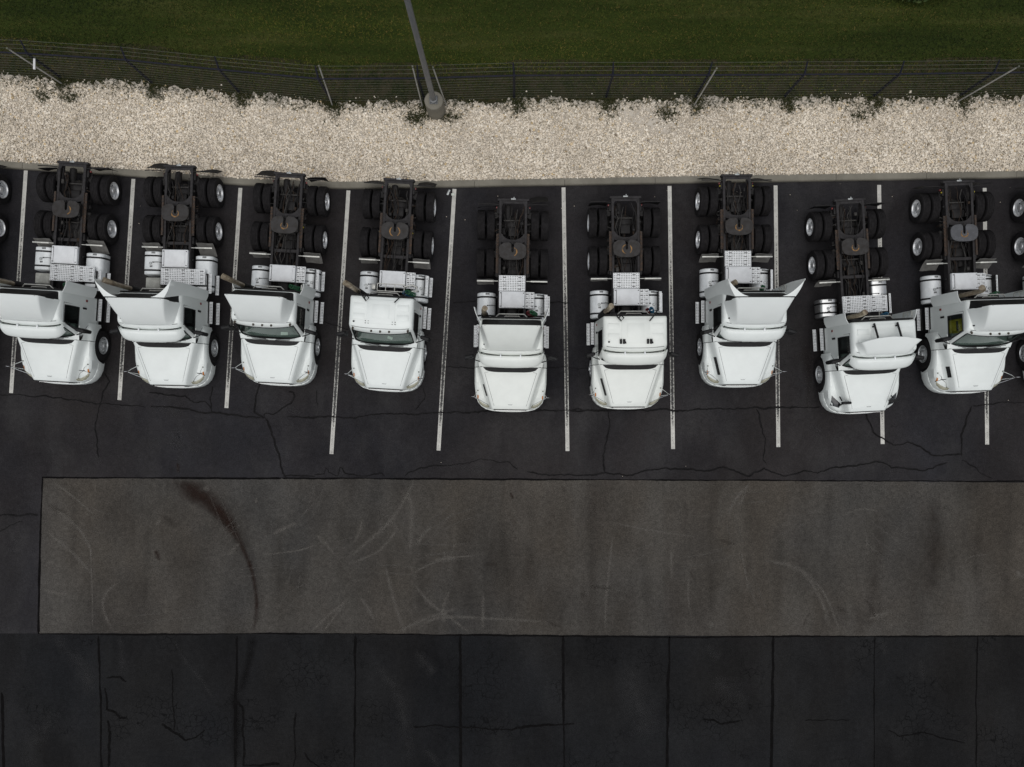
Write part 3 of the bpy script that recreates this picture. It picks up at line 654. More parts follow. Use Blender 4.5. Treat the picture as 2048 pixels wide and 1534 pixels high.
def blades(x, y, z0, h, w, lean, per=3):
    n = len(x); x, y, z0, h, w = (np.repeat(q, per) for q in (x, y, z0, h, w)); n *= per
    a = RN.uniform(0, 6.28, n); l = np.abs(RN.normal(0, lean, n)) + .25
    dx, dy = np.cos(a), np.sin(a)
    p0 = np.stack([x - dy * w, y + dx * w, z0], -1); p1 = np.stack([x + dy * w, y - dx * w, z0], -1)
    p2 = np.stack([x + dx * h * l, y + dy * h * l, z0 + h], -1)
    V = np.stack([p0, p1, p2], 1).reshape(-1, 3)
    return V, np.arange(3 * n).reshape(-1, 3)
n = 120000
x = RN.uniform(-25, 25, n); t = RN.uniform(0, 1, n) ** .9; base = np.interp(x, fx, fy)
y = base - .05 + t * 6.6
near = np.clip((y - base) / .9, 0, 1)
wob = .5 * (np.sin(x * 1.9 + np.sin(x * .7) * 2) + np.sin(x * 5.1 + 1) * .6)
k = RN.uniform(0, 1, n) < (.22 + .78 * near + .25 * wob * (near < 1)); x, y = x[k], y[k]
V, F = blades(x, y, np.full(len(x), KERB_H + .02), RN.uniform(.04, .09, len(x)), RN.uniform(.007, .014, len(x)), .6)
tag(obj('grass', np_mesh('grass', V, F, M['blade'])), 'short dark green grass beyond the fence', 'grass', kind='stuff')
# weeds round the feet of the posts and along the wire
X, Y, Hh = [], [], []
for px, py in FP:
    m_ = 230; X.append(RN.normal(px + .1, .17, m_)); Y.append(RN.normal(py - .22, .22, m_)); Hh.append(RN.uniform(.03, .10, m_))
m_ = 5200; xx = RN.uniform(-24, 24, m_); X.append(xx); Y.append(np.interp(xx, fx, fy) + RN.normal(-.12, .17, m_)); Hh.append(RN.uniform(.03, .08, m_))
for cx, cy, q in ((-16.4, 10.55, 60), (-15.4, 10.5, 60), (-3.4, 9.75, 120), (-2.2, 9.8, 70), (5.4, 9.9, 80), (12.1, 9.85, 60)):
    q *= 2; X.append(RN.normal(cx, .2, q)); Y.append(RN.normal(cy, .14, q)); Hh.append(RN.uniform(.03, .09, q))
X, Y, Hh = map(np.concatenate, (X, Y, Hh))
V, F = blades(X, Y, np.full(len(X), KERB_H), Hh, RN.uniform(.005, .013, len(X)), .9, 4)
tag(obj('weeds', np_mesh('weeds', V, F, M['weed'])), 'straggly weeds at the foot of the fence', 'weeds', kind='stuff')
# a leafy spray of a bush that reaches in at the far right corner of the grass
def leaf_cloud(c, r, n, size):
    c = np.array(c); d = RN.normal(0, 1, (n, 3)); d /= np.linalg.norm(d, axis=1)[:, None]
    p = c + d * np.array(r) * (RN.uniform(.25, 1, n) ** .4)[:, None]
    a = RN.normal(0, 1, (n, 3)); a /= np.linalg.norm(a, axis=1)[:, None]; b = np.cross(a, RN.normal(0, 1, (n, 3))); b /= np.linalg.norm(b, axis=1)[:, None]
    s = size * RN.uniform(.6, 1.3, n)[:, None]
    V = np.stack([p - a * s, p + b * s * .45, p + a * s, p - b * s * .45], 1).reshape(-1, 3)
    return V, np.arange(4 * n).reshape(-1, 4)
M['panelgap'] = simple('panel_gap_grey', (.22, .23, .23), .6, var=.3, scale=12)
M['leaf'] = island_mat('bush_leaves', [(0, (.020, .034, .010)), (.5, (.040, .065, .018)), (1, (.075, .10, .03))])
bush = bpy.data.objects.new('bush', None); COL.objects.link(bush); bx_, by_ = G(1835, -22, .5); bush.location = (bx_, by_, KERB_H)
tag(bush, 'small green bush at the top edge of the grass', 'bush')
V, F = leaf_cloud((0, 0, .5), (.75, .5, .42), 900, .085); V2, F2 = leaf_cloud((.9, .1, .4), (.5, .4, .35), 500, .08)
obj('foliage', np_mesh('foliage', np.concatenate([V, V2]), np.concatenate([F, F2 + len(V)]), M['leaf']), bush)
mb = MB()
for dx_, dy_ in ((.3, .1), (-.35, .15), (.1, -.3), (.8, .1), (-.1, .3)): mb.tube([(0, 0, 0), (dx_ * .5, dy_ * .5, .25), (dx_, dy_, .6)], [.025, .018, .006], 6)
obj('stem', mb.mesh('stem', M['rust']), bush)

# ------------------------------------------------------------------ fence
FH, FB = 1.85, KERB_H
fence = bpy.data.objects.new('wire_fence', None); COL.objects.link(fence); fence.location = (0, 0, 0)
tag(fence, 'long black post and wire fence with barbed arms between gravel and grass', 'fence')
def fpt(x, z, dy=0): return (x, fence_y(x) + dy, FB + z)
def post():
    mb = MB(); mb.lathe([(.045, -.1), (.045, FH), (.047, FH + .002), (.043, FH + .04), (.02, FH + .06)], n=10); return mb.mesh('post', M['fencedark'])
def arm():
    mb = MB(); mb.tube([(0, 0, FH + .03), (0, .13, FH + .18), (0, .27, FH + .36)], [.034, .030, .022], 6)
    for k in range(3): mb.box((0, .09 + .085 * k, FH + .14 + .105 * k), (.05, .02, .02))
    return mb.mesh('barb_arm', M['fencedark'])
def cap():
    mb = MB(); mb.lathe([(.05, FH - .05), (.05, FH + .045)], n=10); return mb.mesh('rail_clamp', M['fencedark'])
for px, py in FP:
    obj('post', cached('post', post), fence, (px, py, FB)); obj('barb_arm', cached('arm', arm), fence, (px, py, FB), (0, 0, R(random.uniform(-9, 9))))
    obj('rail_clamp', cached('cap', cap), fence, (px, py, FB))
for (x0, y0), (x1, y1) in zip(FP, FP[1:]):
    mb = MB(); mb.tube([(x0, y0, FB + FH), (x1, y1, FB + FH)], .030, 8); obj('top_rail', mb.mesh('top_rail', M['fencedark']), fence)
def wirerun(z, dy, r, sag=.0):
    mb = MB(); pts = []
    for (x0, y0), (x1, y1) in zip(FP, FP[1:]):
        for k in range(6):
            t = k / 6; pts.append((lerp(x0, x1, t), lerp(y0, y1, t) + dy, FB + z - sag * 4 * t * (1 - t)))
    pts.append((FP[-1][0], FP[-1][1] + dy, FB + z)); mb.tube(pts, r, 4); return mb
for k in range(3): obj('barbed_wire', wirerun(FH + .15 + .105 * k, .09 + .085 * k, .0046, .01).mesh('barbed_wire', M['wire']), fence)
for k in range(9): obj('line_wire', wirerun(.10 + k * .205, -.036, .0042).mesh('line_wire', M['wire']), fence)
# woven diamond mesh
pitch = .13; V, F = [], []; o = 0
X0, X1 = FP[0][0], FP[-1][0]; nseg = int((FH - .05) / pitch); r = .0009
for i in range(int((X1 - X0) / pitch)):
    px = X0 + i * pitch
    for side in (0, 1):
        for k in range(nseg):
            xa, xb = px + (pitch if (k + side) % 2 else 0), px + (0 if (k + side) % 2 else pitch)
            if xb > X1 or xa > X1: continue
            a, b = fpt(xa, .05 + k * pitch, -.045), fpt(xb, .05 + (k + 1) * pitch, -.045)
            V += [(a[0] - r, a[1], a[2]), (a[0] + r, a[1], a[2]), (a[0], a[1] - r * 1.6, a[2]), (b[0] - r, b[1], b[2]), (b[0] + r, b[1], b[2]), (b[0], b[1] - r * 1.6, b[2])]
            F += [(o, o + 1, o + 4, o + 3), (o + 1, o + 2, o + 5, o + 4), (o + 2, o, o + 3, o + 5)]; o += 6
me = np_mesh('woven_mesh', np.array(V), np.array(F), M['mesh']); wm = obj('woven_mesh', me, fence); wm['kind'] = 'stuff'
# a little white plate wired to the fence at the far left
sg = bpy.data.objects.new('fence_sign', None); COL.objects.link(sg); gx = G(69, 112, 1.75)[0]; sg.location = (gx, fence_y(gx) - .05, FB)
tag(sg, 'small white bar jutting from the fence near its left end', 'sign')
mb = MB(); mb.rbox((0, -.19, 1.62), (.065, .36, .05), .008); obj('panel', mb.mesh('panel', M['signw']), sg)
mb = MB()
for z in (1.60, 1.64): mb.tube([(-.02, -.03, z), (-.02, .06, z), (.02, .06, z), (.02, -.03, z)], .006, 5)
obj('wire_tie', mb.mesh('wire_tie', M['wire']), sg)

# pale poles standing just inside the fence
poles = [((125, 168), (15, 97), 'pale thin pole at the far left end of the fence'), ((664, 211), (638, 132), 'pale thin pole by the fence, between lamp base and left fence end'),
         ((845, 214), (825, 133), 'pale thin pole immediately left of the concrete lamp base'), ((893, 212), (866, 135), 'pale thin pole immediately right of the concrete lamp base'),
         ((1388, 211), (1433, 137), 'pale thin leaning pole at the fence right of the lamp'), ((1915, 203), (2037, 133), 'long pale pole slanting at the far right end of the fence')]
for b, t, lab in poles:
    x, y = G(*b, KERB_H); h = 2.75; tx, ty = G(*t, h)
    e = bpy.data.objects.new('pale_pole', None); COL.objects.link(e); e.location = (x, y, KERB_H - .08); tag(e, lab, 'pole', 'pale poles along the fence')
    mb = MB(); mb.tube([(0, 0, -.05), (tx - x, ty - y, h - KERB_H + .08)], .024, 8); obj('shaft', mb.mesh('shaft', M['palepole']), e)
    mb = MB(); f = 1 - .02; mb.tube([((tx - x) * f, (ty - y) * f, (h - .05) * f), (tx - x, ty - y, h - .02)], .028, 8); obj('cap', mb.mesh('cap', M['wire']), e)

# ------------------------------------------------------------------ lamp post
lx, ly = G(873, 222, KERB_H)
lamp = bpy.data.objects.new('lamp_post', None); COL.objects.link(lamp); lamp.location = (lx, ly, KERB_H - .03)
tag(lamp, 'tall grey steel lamp post on a round concrete base in the gravel', 'lamp post')
mb = MB(); BH = 1.02
mb.lathe([(.315, 0), (.315, BH * .35), (.319, BH * .355), (.315, BH * .36), (.315, BH - .03), (.29, BH), (.0, BH + .004)], n=40); obj('concrete_base', mb.mesh('concrete_base', M['concrete'], sharp=30), lamp)
mb = MB(); mb.rbox((0, 0, BH + .02), (.28, .28, .03), .006); mb.lathe([(.135, BH + .03), (.135, BH + .12), (.10, BH + .14)], n=24); bp = obj('base_plate', mb.mesh('base_plate', M['lampgrey']), lamp)
for k in range(4):
    a = R(45 + 90 * k); mb = MB(); mb.lathe([(.022, BH + .036), (.022, BH + .075), (.012, BH + .095)], c=(.155 * math.cos(a), .155 * math.sin(a), 0), n=8); obj('anchor_bolt', mb.mesh('anchor_bolt', M['lampgrey']), bp)
mb = MB(); mb.lathe([(.092, BH + .05), (.088, 4), (.078, 9.0), (.06, 9.05)], n=20); obj('pole', mb.mesh('pole', M['lampgrey']), lamp)
for s in (-1, 1):
    mb = MB(); mb.tube([(0, 0, 8.75), (s * .35, 0, 8.85), (s * .55, 0, 8.86)], .03, 8); hd = obj('lamp_arm', mb.mesh('lamp_arm', M['lampgrey']), lamp)
    mb = MB(); mb.rbox((s * .80, 0, 8.86), (.55, .36, .16), .04); lh = obj('lamp_head', mb.mesh('lamp_head', M['lampgrey']), lamp)
    mb = MB(); mb.rbox((s * .82, 0, 8.772), (.42, .28, .02), .006); obj('lens', mb.mesh('lens', M['signw']), lh)

# litter
for (u, v, w, d, rz, m, lab) in [(897, 385, .20, .07, 65, 'hoseblue', 'crumpled blue grey scrap beside a parking line at the kerb'), (906, 389, .11, .08, 10, 'paper', 'white paper scrap on the parking line end at the kerb')]:
    x, y = G(u, v); mb = MB(); mb.grid([[(lerp(-w, w, i / 6) / 2, lerp(-d, d, j / 4) / 2, .013 + random.uniform(0, .02)) for i in range(7)] for j in range(5)])
    o = obj('litter_scrap', mb.mesh('litter_scrap', M['paper'] if m == 'paper' else M['badge'], solid=.003), None, (x, y, 0), (0, 0, R(rz))); tag(o, lab, 'litter')

# ------------------------------------------------------------------ trucks
# local frame: x across (photo right), y from the nose backwards, z up; the nose stands at y = 0
STEER = 1.28
WC = lambda y: interp(y, [(-.1, .57), (0, .60), (1.36, 1.0)])
WF = lambda y: interp(y, [(-.02, .76), (0, .80), (.06, .93), (.15, 1.03), (.3, 1.11), (.5, 1.165), (.8, 1.2), (1.5, 1.2), (1.7, 1.185), (1.95, 1.10)])
ZC = lambda y: interp(y, [(-.02, 1.36), (0, 1.42), (.08, 1.47), (.2, 1.515), (.6, 1.62), (1.36, 1.80)])
ZF = lambda y: interp(y, [(0, .98), (.06, 1.05), (.15, 1.11), (.3, 1.175), (.7, 1.28), (1.3, 1.37), (1.7, 1.37), (1.95, 1.30)])
def ARCH(y, lo=.52):
    d = y - STEER; q = .60 ** 2 - d * d
    return max(lo, .51 + math.sqrt(q)) if q > 0 else lo
def hood_half(y):
    wc, wf, zc, zf = WC(y), WF(y), ZC(y), ZF(y); g = wf - wc; zb = ARCH(y); zb = min(zb, zf - .16)
    return [(0, zc + .032), (wc * .35, zc + .029), (wc * .7, zc + .020), (wc - .07, zc + .006), (wc - .02, zc - .012), (wc + min(.012, .1 * g), zc - .05),
            (wc + min(.06, .32 * g), lerp(zf, zc, .42)), (wc + min(.10, .48 * g), zf + .055), (wc + min(.15, .6 * g), zf + .012), (wc + .78 * g, zf - .004),
            (wf - min(.05, .12 * g + .01), zf - .028), (wf - .010, zf - .085), (wf, lerp(zf, zb, .6)), (wf - .004, zb), (wf - .05, zb - .0)]
def hood_z(x, y):
    h = hood_half(y); pts = [(a, b) for a, b in h[:12]]
    return interp(abs(x), pts)
def full(half, y): return [(-a, y, b) for a, b in reversed(half[1:])] + [(a, y, b) for a, b in half]

def mk_hood(m):
    mb = MB(); ys = [0, .03, .06, .1, .15, .22, .3, .4, .5, .6, .66, .69, .72, .76, .82, .9, 1.0, 1.1, 1.2, 1.28, 1.36]
    rows = [full(hood_half(y), y) for y in ys]
    r0 = rows[0]
    fr = [(x * .985, -.018, z - .05) for x, y, z in r0]; fr2 = [(x * .96, -.022, min(z - .1, .9)) for x, y, z in r0]
    mb.grid([fr2, fr] + rows); return mb.mesh('hood', m, sharp=32)
def patch(name, us, vs, fn, m, off=.006):
    mb = MB(); mb.grid([[fn(u, v) for u in us] for v in vs]); return mb.mesh(name, m, solid=.004)
def conform(pts_xy, z=.006): return [(x, y, hood_z(x, y) + z) for x, y in pts_xy]
def mk_headlight(s, m):
    mb = MB(); rows = []
    for v in (0, .25, .5, .75, 1):
        row = []
        for k in range(9):
            u = k / 8; x = lerp(.70, 1.075, u); yb = .030 + interp(x, [(.7, .0), (.80, .0), (.93, .06), (1.03, .15), (1.11, .3)]); w = .10 * (1 - .35 * abs(2 * u - 1) ** 3)
            y = yb + v * w; row.append((s * x, y, hood_z(x, y) + .008 + .012 * math.sin(math.pi * v)))
        rows.append(row)
    mb.grid(rows); return mb.mesh('headlight', m)
def mk_turn(s):
    mb = MB(); rows = []
    for v in (0, .5, 1):
        rows.append([(s * lerp(1.055, 1.095, k / 4), .325 + .02 * k / 4 + v * .11, hood_z(lerp(1.055, 1.095, k / 4), .325 + .02 * k / 4 + v * .11) + .010 + .008 * math.sin(math.pi * v)) for k in range(5)])
    mb.grid(rows); return mb.mesh('turn_signal', M['amber'])
def mk_headlight_new(s):
    mb = MB(); rows = []
    for v in (0, .33, .66, 1):
        row = []
        for k in range(7):
            u = k / 6; x = lerp(.80, 1.08, u); y = .13 + .10 * u + v * (.16 + .17 * u)
            row.append((s * x, y, hood_z(x, y) + .008))
        rows.append(row)
    mb.grid(rows); return mb.mesh('headlight', M['lensd'])
def mk_vent(y0, y1):
    mb = MB(); rows = []
    for k in range(9):
        y = lerp(y0, y1, k / 8); wc, g = WC(y), WF(y) - WC(y); row = []
        for t in (0.15, .5, .9):
            x = wc + lerp(min(.012, .1 * g), min(.075, .36 * g), t) + .008; row.append((-x - .004, y, hood_z(x - .008, y) + .004))
        rows.append(row)
    mb.grid(rows); return mb.mesh('hood_vent', M['black'])
def mk_cowl():
    mb = MB(); rows = []
    for v in (0, .5, 1):
        row = []
        for k in range(21):
            x = lerp(-.90, .90, k / 20); e = (1 - abs(x / .90) ** 5); y0 = 1.352 - .155 * e ** .6 + .0 ; y = lerp(y0, 1.354, v); row.append((x, y, hood_z(x, y) + .006))
        rows.append(row)
    mb.grid(rows)
    return mb.mesh('cowl_grille', M['black'], solid=.004)
def mk_hoodcrease(s):
    mb = MB(); mb.tube([(s * (WC(y) - .10), y, hood_z(WC(y) - .10, y) + .0015) for y in (.10, .3, .5, .7, .9, 1.05, 1.18)] + [(s * (WC(1.18) - .22), 1.205, hood_z(WC(1.18) - .22, 1.205) + .0015)], .0055, 4); return mb.mesh('hood_crease', M['panelgap'])
def mk_roofseam():
    mb = MB(); mb.tube([(lerp(-.90, .90, k / 14), 1.83 + .07 * abs(lerp(-.9, .9, k / 14)) ** 3, 2.911 - .02 * abs(lerp(-1, 1, k / 14)) ** 6) for k in range(15)], .007, 4); return mb.mesh('roof_seam', M['panelgap'])
def mk_hoodseam(s):
    mb = MB(); h = hood_half(1.36)[3:13]; mb.tube([(s * (x + .004), 1.368, z + .004) for x, z in h], .008, 4); return mb.mesh('hood_seam', M['black'])
def mk_wiper(s):
    mb = MB(); mb.tube([(s * .12, 1.36, 1.86), (s * .45, 1.375, 1.90), (s * .62, 1.39, 1.93)], .010, 5); mb.tube([(s * .16, 1.385, 1.925), (s * .78, 1.43, 1.945)], .009, 5); return mb.mesh('wiper', M['black'])
def mk_badge():
    mb = MB(); pts = [(-.085, .17), (-.055, .125), (.055, .125), (.085, .17), (.06, .15), (-.06, .15)]
    mb.prism(pts, 1.50, 1.535); return mb.mesh('hood_badge', M['badge'])
def mk_grille():
    mb = MB(); mb.rbox((0, -.034, 1.08), (1.08, .03, .50), .01); return mb.mesh('grille', M['black'])
def mk_grille_slat():
    mb = MB(); mb.rbox((0, -.055, 0), (1.0, .016, .018), .004, 1); return mb.mesh('grille_slat', M['chrome'])
def mk_bumper(m):
    plan = [(0, -.115), (.3, -.11), (.6, -.085), (.82, -.03), (.97, .06), (1.09, .2), (1.165, .4), (1.195, .66)]
    pl = [(-x, y) for x, y in reversed(plan[1:])] + plan; mb = MB()
    mb.grid([[(x * .97, y + .05, .80) for x, y in pl], [(x * .995, y + .012, .79) for x, y in pl], [(x, y, .74) for x, y in pl], [(x, y, .45) for x, y in pl], [(x * .98, y + .03, .36) for x, y in pl]])
    return mb.mesh('bumper', m, solid=.012)
def mk_fender(s, m):
    mb = MB(); rows = []
    for y in (1.376, 1.42, 1.5, 1.58, 1.66, 1.74, 1.80, 1.84, 1.88, 1.93, 1.97):
        wf, zf = WF(y), ZF(y); zb = min(ARCH(y, .62), zf - .16); t = (y - 1.376) / .6
        h = [(1.03, lerp(1.66, 1.36, t ** .7)), (1.055, lerp(1.62, 1.345, t ** .7)), (lerp(1.085, 1.06, t), zf + lerp(.10, .0, t)), (lerp(1.12, 1.07, t), zf + .02 - .03 * t), (wf - .04, zf - .028), (wf - .008, zf - .085), (wf, lerp(zf, zb, .6)), (wf - .004, zb), (wf - .05, zb)]
        rows.append([(s * a, y, b) for a, b in h])
    mb.grid(rows); mb.poly(rows[-1]); return mb.mesh('fender', m, sharp=32)

# cab shell: rings of points round the cab at rising heights, with real window openings
ZS = [.72, .95, 1.2, 1.5, 1.78, 1.84, 1.90, 2.12, 2.40, 2.66, 2.72, 2.79, 2.86, 2.905, 2.925]
YF = [(.72, 1.40), (1.84, 1.40), (1.90, 1.412), (2.66, 1.665), (2.72, 1.685), (2.79, 1.71), (2.86, 1.755), (2.905, 1.82), (2.925, 1.93)]
WW = [(.72, 1.05), (1.2, 1.06), (1.5, 1.055), (1.84, 1.04), (2.66, 1.01), (2.79, 1.0), (2.86, .985), (2.905, .95), (2.925, .88)]
YR = [(.72, 2.84), (2.79, 2.84), (2.86, 2.835), (2.905, 2.815), (2.925, 2.76)]
def ring_half(z):
    yf, w, yr = interp(z, YF), interp(z, WW), interp(z, YR)
    y6 = yf + .235; y7 = max(2.06, y6 + .04); y8 = max(2.42, y7 + .04)
    return [(0, yf), (.3 * w, yf + .008), (.58 * w, yf + .035), (.80 * w, yf + .07), (.91 * w, yf + .115), (.965 * w, yf + .155), (.992 * w, yf + .19), (w, y6), (w, y7), (w, y8), (w, 2.56), (w, yr - .07), (.992 * w, yr - .022), (.965 * w, yr - .003), (.5 * w, yr), (0, yr)]
def ring(z, inset=0):
    h = ring_half(z); pts = h + [(-x, y) for x, y in reversed(h[1:-1])]
    return [(x * (1 - inset), y + inset * (.9 if y < 2 else -.9), z) for x, y in pts]
NR = 30
def win_kind(i, j):
    za, zb = ZS[i], ZS[i + 1]
    jj = j if j < 15 else NR - 1 - j
    if 1.89 < za and zb < (2.73 if jj < 4 else 2.67):
        if jj < 4: return 'front'
        if 7 <= jj < 9: return 'right' if j < 15 else 'left'
        if jj == 14 and za > 1.9 and zb < 2.67: return 'rear'
    return None
def mk_shell(m):
    mb = MB(); rows = [ring(z) for z in ZS]; mb.grid(rows, closed=True, skip=lambda i, j: win_kind(i, j) is not None)
    last = rows[-1]; c = (0, 2.33)
    r1 = [(lerp(x, c[0], .10), lerp(y, c[1], .10), 2.935) for x, y, z in last]; r2 = [(lerp(x, c[0], .45), lerp(y, c[1], .45), 2.945) for x, y, z in last]
    mb.grid([last, r1, r2], closed=True); mb.poly(r2)
    return mb.mesh('cab_shell', m, sharp=40)
def mk_glass(kind):
    mb = MB(); rows = [ring(z, .012) for z in ZS]
    mb.grid(rows, closed=True, skip=lambda i, j: win_kind(i, j) != kind); return mb.mesh('window', M['glass'])
def mk_seal(kind):
    rows = {z: ring(z, -.002) for z in ZS}; zb, zt = 1.90, (2.72 if kind == 'front' else 2.66); zs = [z for z in ZS if zb <= z <= zt]
    js = {'front': list(range(-4, 5)), 'right': [7, 8, 9], 'left': [-9, -8, -7], 'rear': [14, 15, 16]}[kind]
    P = lambda z, j: rows[z][j % NR]
    loop = [P(zb, j) for j in js] + [P(z, js[-1]) for z in zs[1:-1]] + [P(zt, j) for j in reversed(js)] + [P(z, js[0]) for z in reversed(zs[1:-1])]
    mb = MB(); mb.tube(loop, .017, 5, closed=True); return mb.mesh('window_seal', M['black'])
def mk_door_gap(s):
    mb = MB(); w = 1.062; pts = []
    for y, z in [(1.93, .80), (1.93, 1.3), (1.66, 1.62), (1.63, 1.88), (1.88, 2.70), (2.50, 2.71), (2.50, .80)]:
        pts.append((s * (interp(z, WW) + .001), y, z))
    mb.tube(pts, .0075, 4, closed=True); return mb.mesh('door_seam', M['black'])
def mk_handle(s):
    mb = MB(); mb.rbox((s * 1.068, 2.42, 1.62), (.03, .06, .20), .008); return mb.mesh('door_handle', M['black'])
def mk_sidelight(s):
    mb = MB(); mb.rbox((s * 1.066, 2.68, 1.52), (.02, .07, .10), .006); return mb.mesh('side_marker', M['red'])
def mk_interior():
    mb = MB()
    mb.mat(0); mb.rbox((0, 1.68, 1.72), (1.85, .46, .26), .08); mb.rbox((.5, 1.80, 1.88), (.52, .26, .14), .05)
    mb.mat(1); mb.rbox((0, 2.80, 1.9), (1.9, .03, 1.9), .01); mb.rbox((0, 2.1, 1.0), (1.95, 1.3, .05), .01)
    for s in (-.55, .55):
        mb.rbox((s, 2.28, 1.50), (.52, .52, .18), .06); mb.rbox((s, 2.56, 1.92), (.50, .16, .72), .06); mb.rbox((s, 2.60, 2.40), (.28, .12, .2), .05)
    mb.mat(2); ring_ = []
    for k in range(16):
        a = 2 * math.pi * k / 16; ring_.append((.52 + .23 * math.cos(a), 1.93 + .12 * math.sin(a), 1.98 + .19 * math.sin(a)))
    mb.tube(ring_, .016, 6, closed=True); mb.tube([(.52, 1.93, 1.98), (.52, 1.84, 1.85)], .03, 6)
    return mb.mesh('interior', [M['dash'], M['seat'], M['black']])
def mk_papers(seed):
    r = random.Random(seed); mb = MB()
    for _ in range(r.randint(1, 3)):
        x, y, w, d, a = r.uniform(-.1, .75), r.uniform(1.58, 1.66), r.uniform(.1, .24), r.uniform(.08, .13), r.uniform(-.3, .3)
        Mx = Matrix.Rotation(a, 3, 'Z'); mb.box((x, y, 1.858), (w, d, .008), Mx)
    return mb.mesh('dash_papers', M['paper'])
def mk_yellow():
    mb = MB()
    for z0 in (0,):
        mb.rbox((-.84, 2.28, 1.93), (.10, .06, .58), .02); mb.rbox((-.84, 2.08, 2.22), (.10, .42, .07), .02); mb.rbox((-.84, 1.90, 1.98), (.10, .07, .55), .02); mb.rbox((-.82, 2.08, 1.74), (.22, .44, .14), .04)
        mb.rbox((-.60, 2.28, 2.2), (.5, .07, .10), .02)
    return mb.mesh('yellow_frame', M['yellow'])
def mk_cowl_panel(m):
    mb = MB(); f, r_, k = [], [], []
    h = ring_half(1.87)[:9]; pts = [(-x, y) for x, y in reversed(h[1:])] + h
    for x, y in pts:
        xx = max(-1.0, min(1.0, x)); f.append((xx * 1.03, 1.368, hood_z(xx * .985, 1.36) - .012)); r_.append((x * 1.002, min(y, 1.86) - .001, 1.872)); k.append((x * 1.03, min(y, 1.86) - .02, 1.862))
    mb.grid([f, k, r_]); return mb.mesh('cowl_panel', m, sharp=50)

def mk_visor(m):
    mb = MB(); rows = []
    sec = [(1.735, 2.815), (1.728, 2.69), (1.690, 2.665), (1.668, 2.835), (1.62, 2.855), (1.54, 2.835), (1.45, 2.775), (1.36, 2.69), (1.315, 2.63), (1.31, 2.60), (1.33, 2.595)]
    n = 30
    for k in range(n + 1):
        u = lerp(-1, 1, k / n); x = 1.02 * math.sin(u * math.pi / 2) ** 1 if abs(u) < 1 else math.copysign(1.02, u); e = abs(x / 1.02)
        back = .07 * e ** 2 + .20 * e ** 9; drop = .02 * e ** 2 + .05 * e ** 9
        rows.append([(x, y + back * (1 if y < 1.6 else .45), z - drop - (.10 * e ** 7 if y > 1.58 else 0)) for y, z in sec])
    mb.grid(rows); return mb.mesh('sun_visor', m, solid=.012)
def mk_bracket(x):
    mb = MB(); mb.rbox((x, 1.672, 2.842), (.045, .12, .05), .012); mb.lathe([(.012, 2.86), (.012, 2.885), (.004, 2.89)], c=(x, 1.70, 0), n=8); return mb.mesh('visor_bracket', M['boxw'])
def mk_marker():
    mb = MB(); mb.rbox((0, 0, .022), (.062, .095, .05), .016); mb.rbox((0, -.045, .018), (.046, .03, .036), .008); return mb.mesh('marker_light', M['markd'])
def mk_ribs(m):
    mb = MB()
    def frame(x0, x1, y0, y1, z, w=.014, h=.007):
        mb.rbox(((x0 + x1) / 2, (y0 + y1) / 2, z), (x1 - x0, y1 - y0, .014), .006, 2)
    frame(-.44, .44, 1.98, 2.72, 2.951); frame(-.26, .26, 2.16, 2.58, 2.964)
    for s in (-1, 1):
        frame(min(s * .50, s * .86), max(s * .50, s * .86), 2.10, 2.28, 2.942); frame(min(s * .50, s * .86), max(s * .50, s * .86), 2.42, 2.60, 2.942)
    return mb.mesh('roof_panel', m)
def mk_bolts(x):
    mb = MB()
    for a in (-.045, .045):
        for b in (-.035, .035): mb.lathe([(.013, 2.93), (.013, 2.962), (.004, 2.966)], c=(x + a, 2.02 + b, 0), n=8)
    return mb.mesh('roof_bolts', M['black'])
def mk_antenna():
    mb = MB(); mb.lathe([(.028, 2.92), (.026, 2.97), (.01, 2.99)], c=(-.83, 2.02, 0), n=10); return mb.mesh('antenna_base', M['black'])
def mk_roofblock(x):
    mb = MB(); mb.rbox((x - .045, 2.03, 2.975), (.065, .15, .08), .012); mb.rbox((x + .055, 2.03, 2.965), (.08, .15, .06), .012); mb.prism([(x + .09, 1.97), (x + .13, 1.97), (x + .09, 2.06)], 2.93, 2.99); return mb.mesh('roof_mount', M['black'])
def mk_roofarm(s):
    mb = MB()
    if s < 0:
        mb.tube([(-.80, 3.02, 2.70), (-.66, 2.90, 2.97), (-.46, 2.66, 3.05), (-.38, 2.76, 3.05), (-.46, 2.84, 3.02), (-.53, 2.76, 3.04)], .022, 6)
    else: mb.tube([(.70, 3.0, 2.70), (.62, 2.90, 2.97), (.42, 2.66, 3.05)], .020, 6)
    return mb.mesh('fairing_arm', M['black'])
def mk_fairing(m, y0=1.83, y1=2.54, h=.93, w0=.63, w1=.88, b0=.70, b1=1.0, sag=0):
    mb = MB(); rows = []; n = 16
    for k in range(n + 1):
        s = (k / n) ** 1.5; y = lerp(y0, y1, s); zt = 2.945 + h * (s ** .68); w = w0 + (w1 - w0) * s; b = b0 + (b1 - b0) * s ** .5
        zb = min(2.925 if b < .84 else interp(b, [(.84, 2.925), (.92, 2.89), (.965, 2.84), (1.0, 2.76)]), zt - .004)
        hh = [(0, zt + .02 * s), (.45 * w, zt + .018 * s), (.8 * w, zt + .008 * s), (.93 * w, zt - .008), (w - .005, zt - .03 * s - .004), (w + .012 * s, zt - .09 * s - .004)]
        for t in (.35, .68, 1.0):
            hh.append((lerp(w + .012 * s, b, t) - .03 * s * math.sin(math.pi * t), lerp(zt - .09 * s - .004, zb, t)))
        cy = lambda x: y - sag * (abs(x) / w1) ** 2 * s
        rows.append([(-a, cy(a), z) for a, z in reversed(hh[1:])] + [(a, cy(a), z) for a, z in hh])
    mb.grid(rows); return mb.mesh('roof_fairing', m, solid=.014, sharp=45)
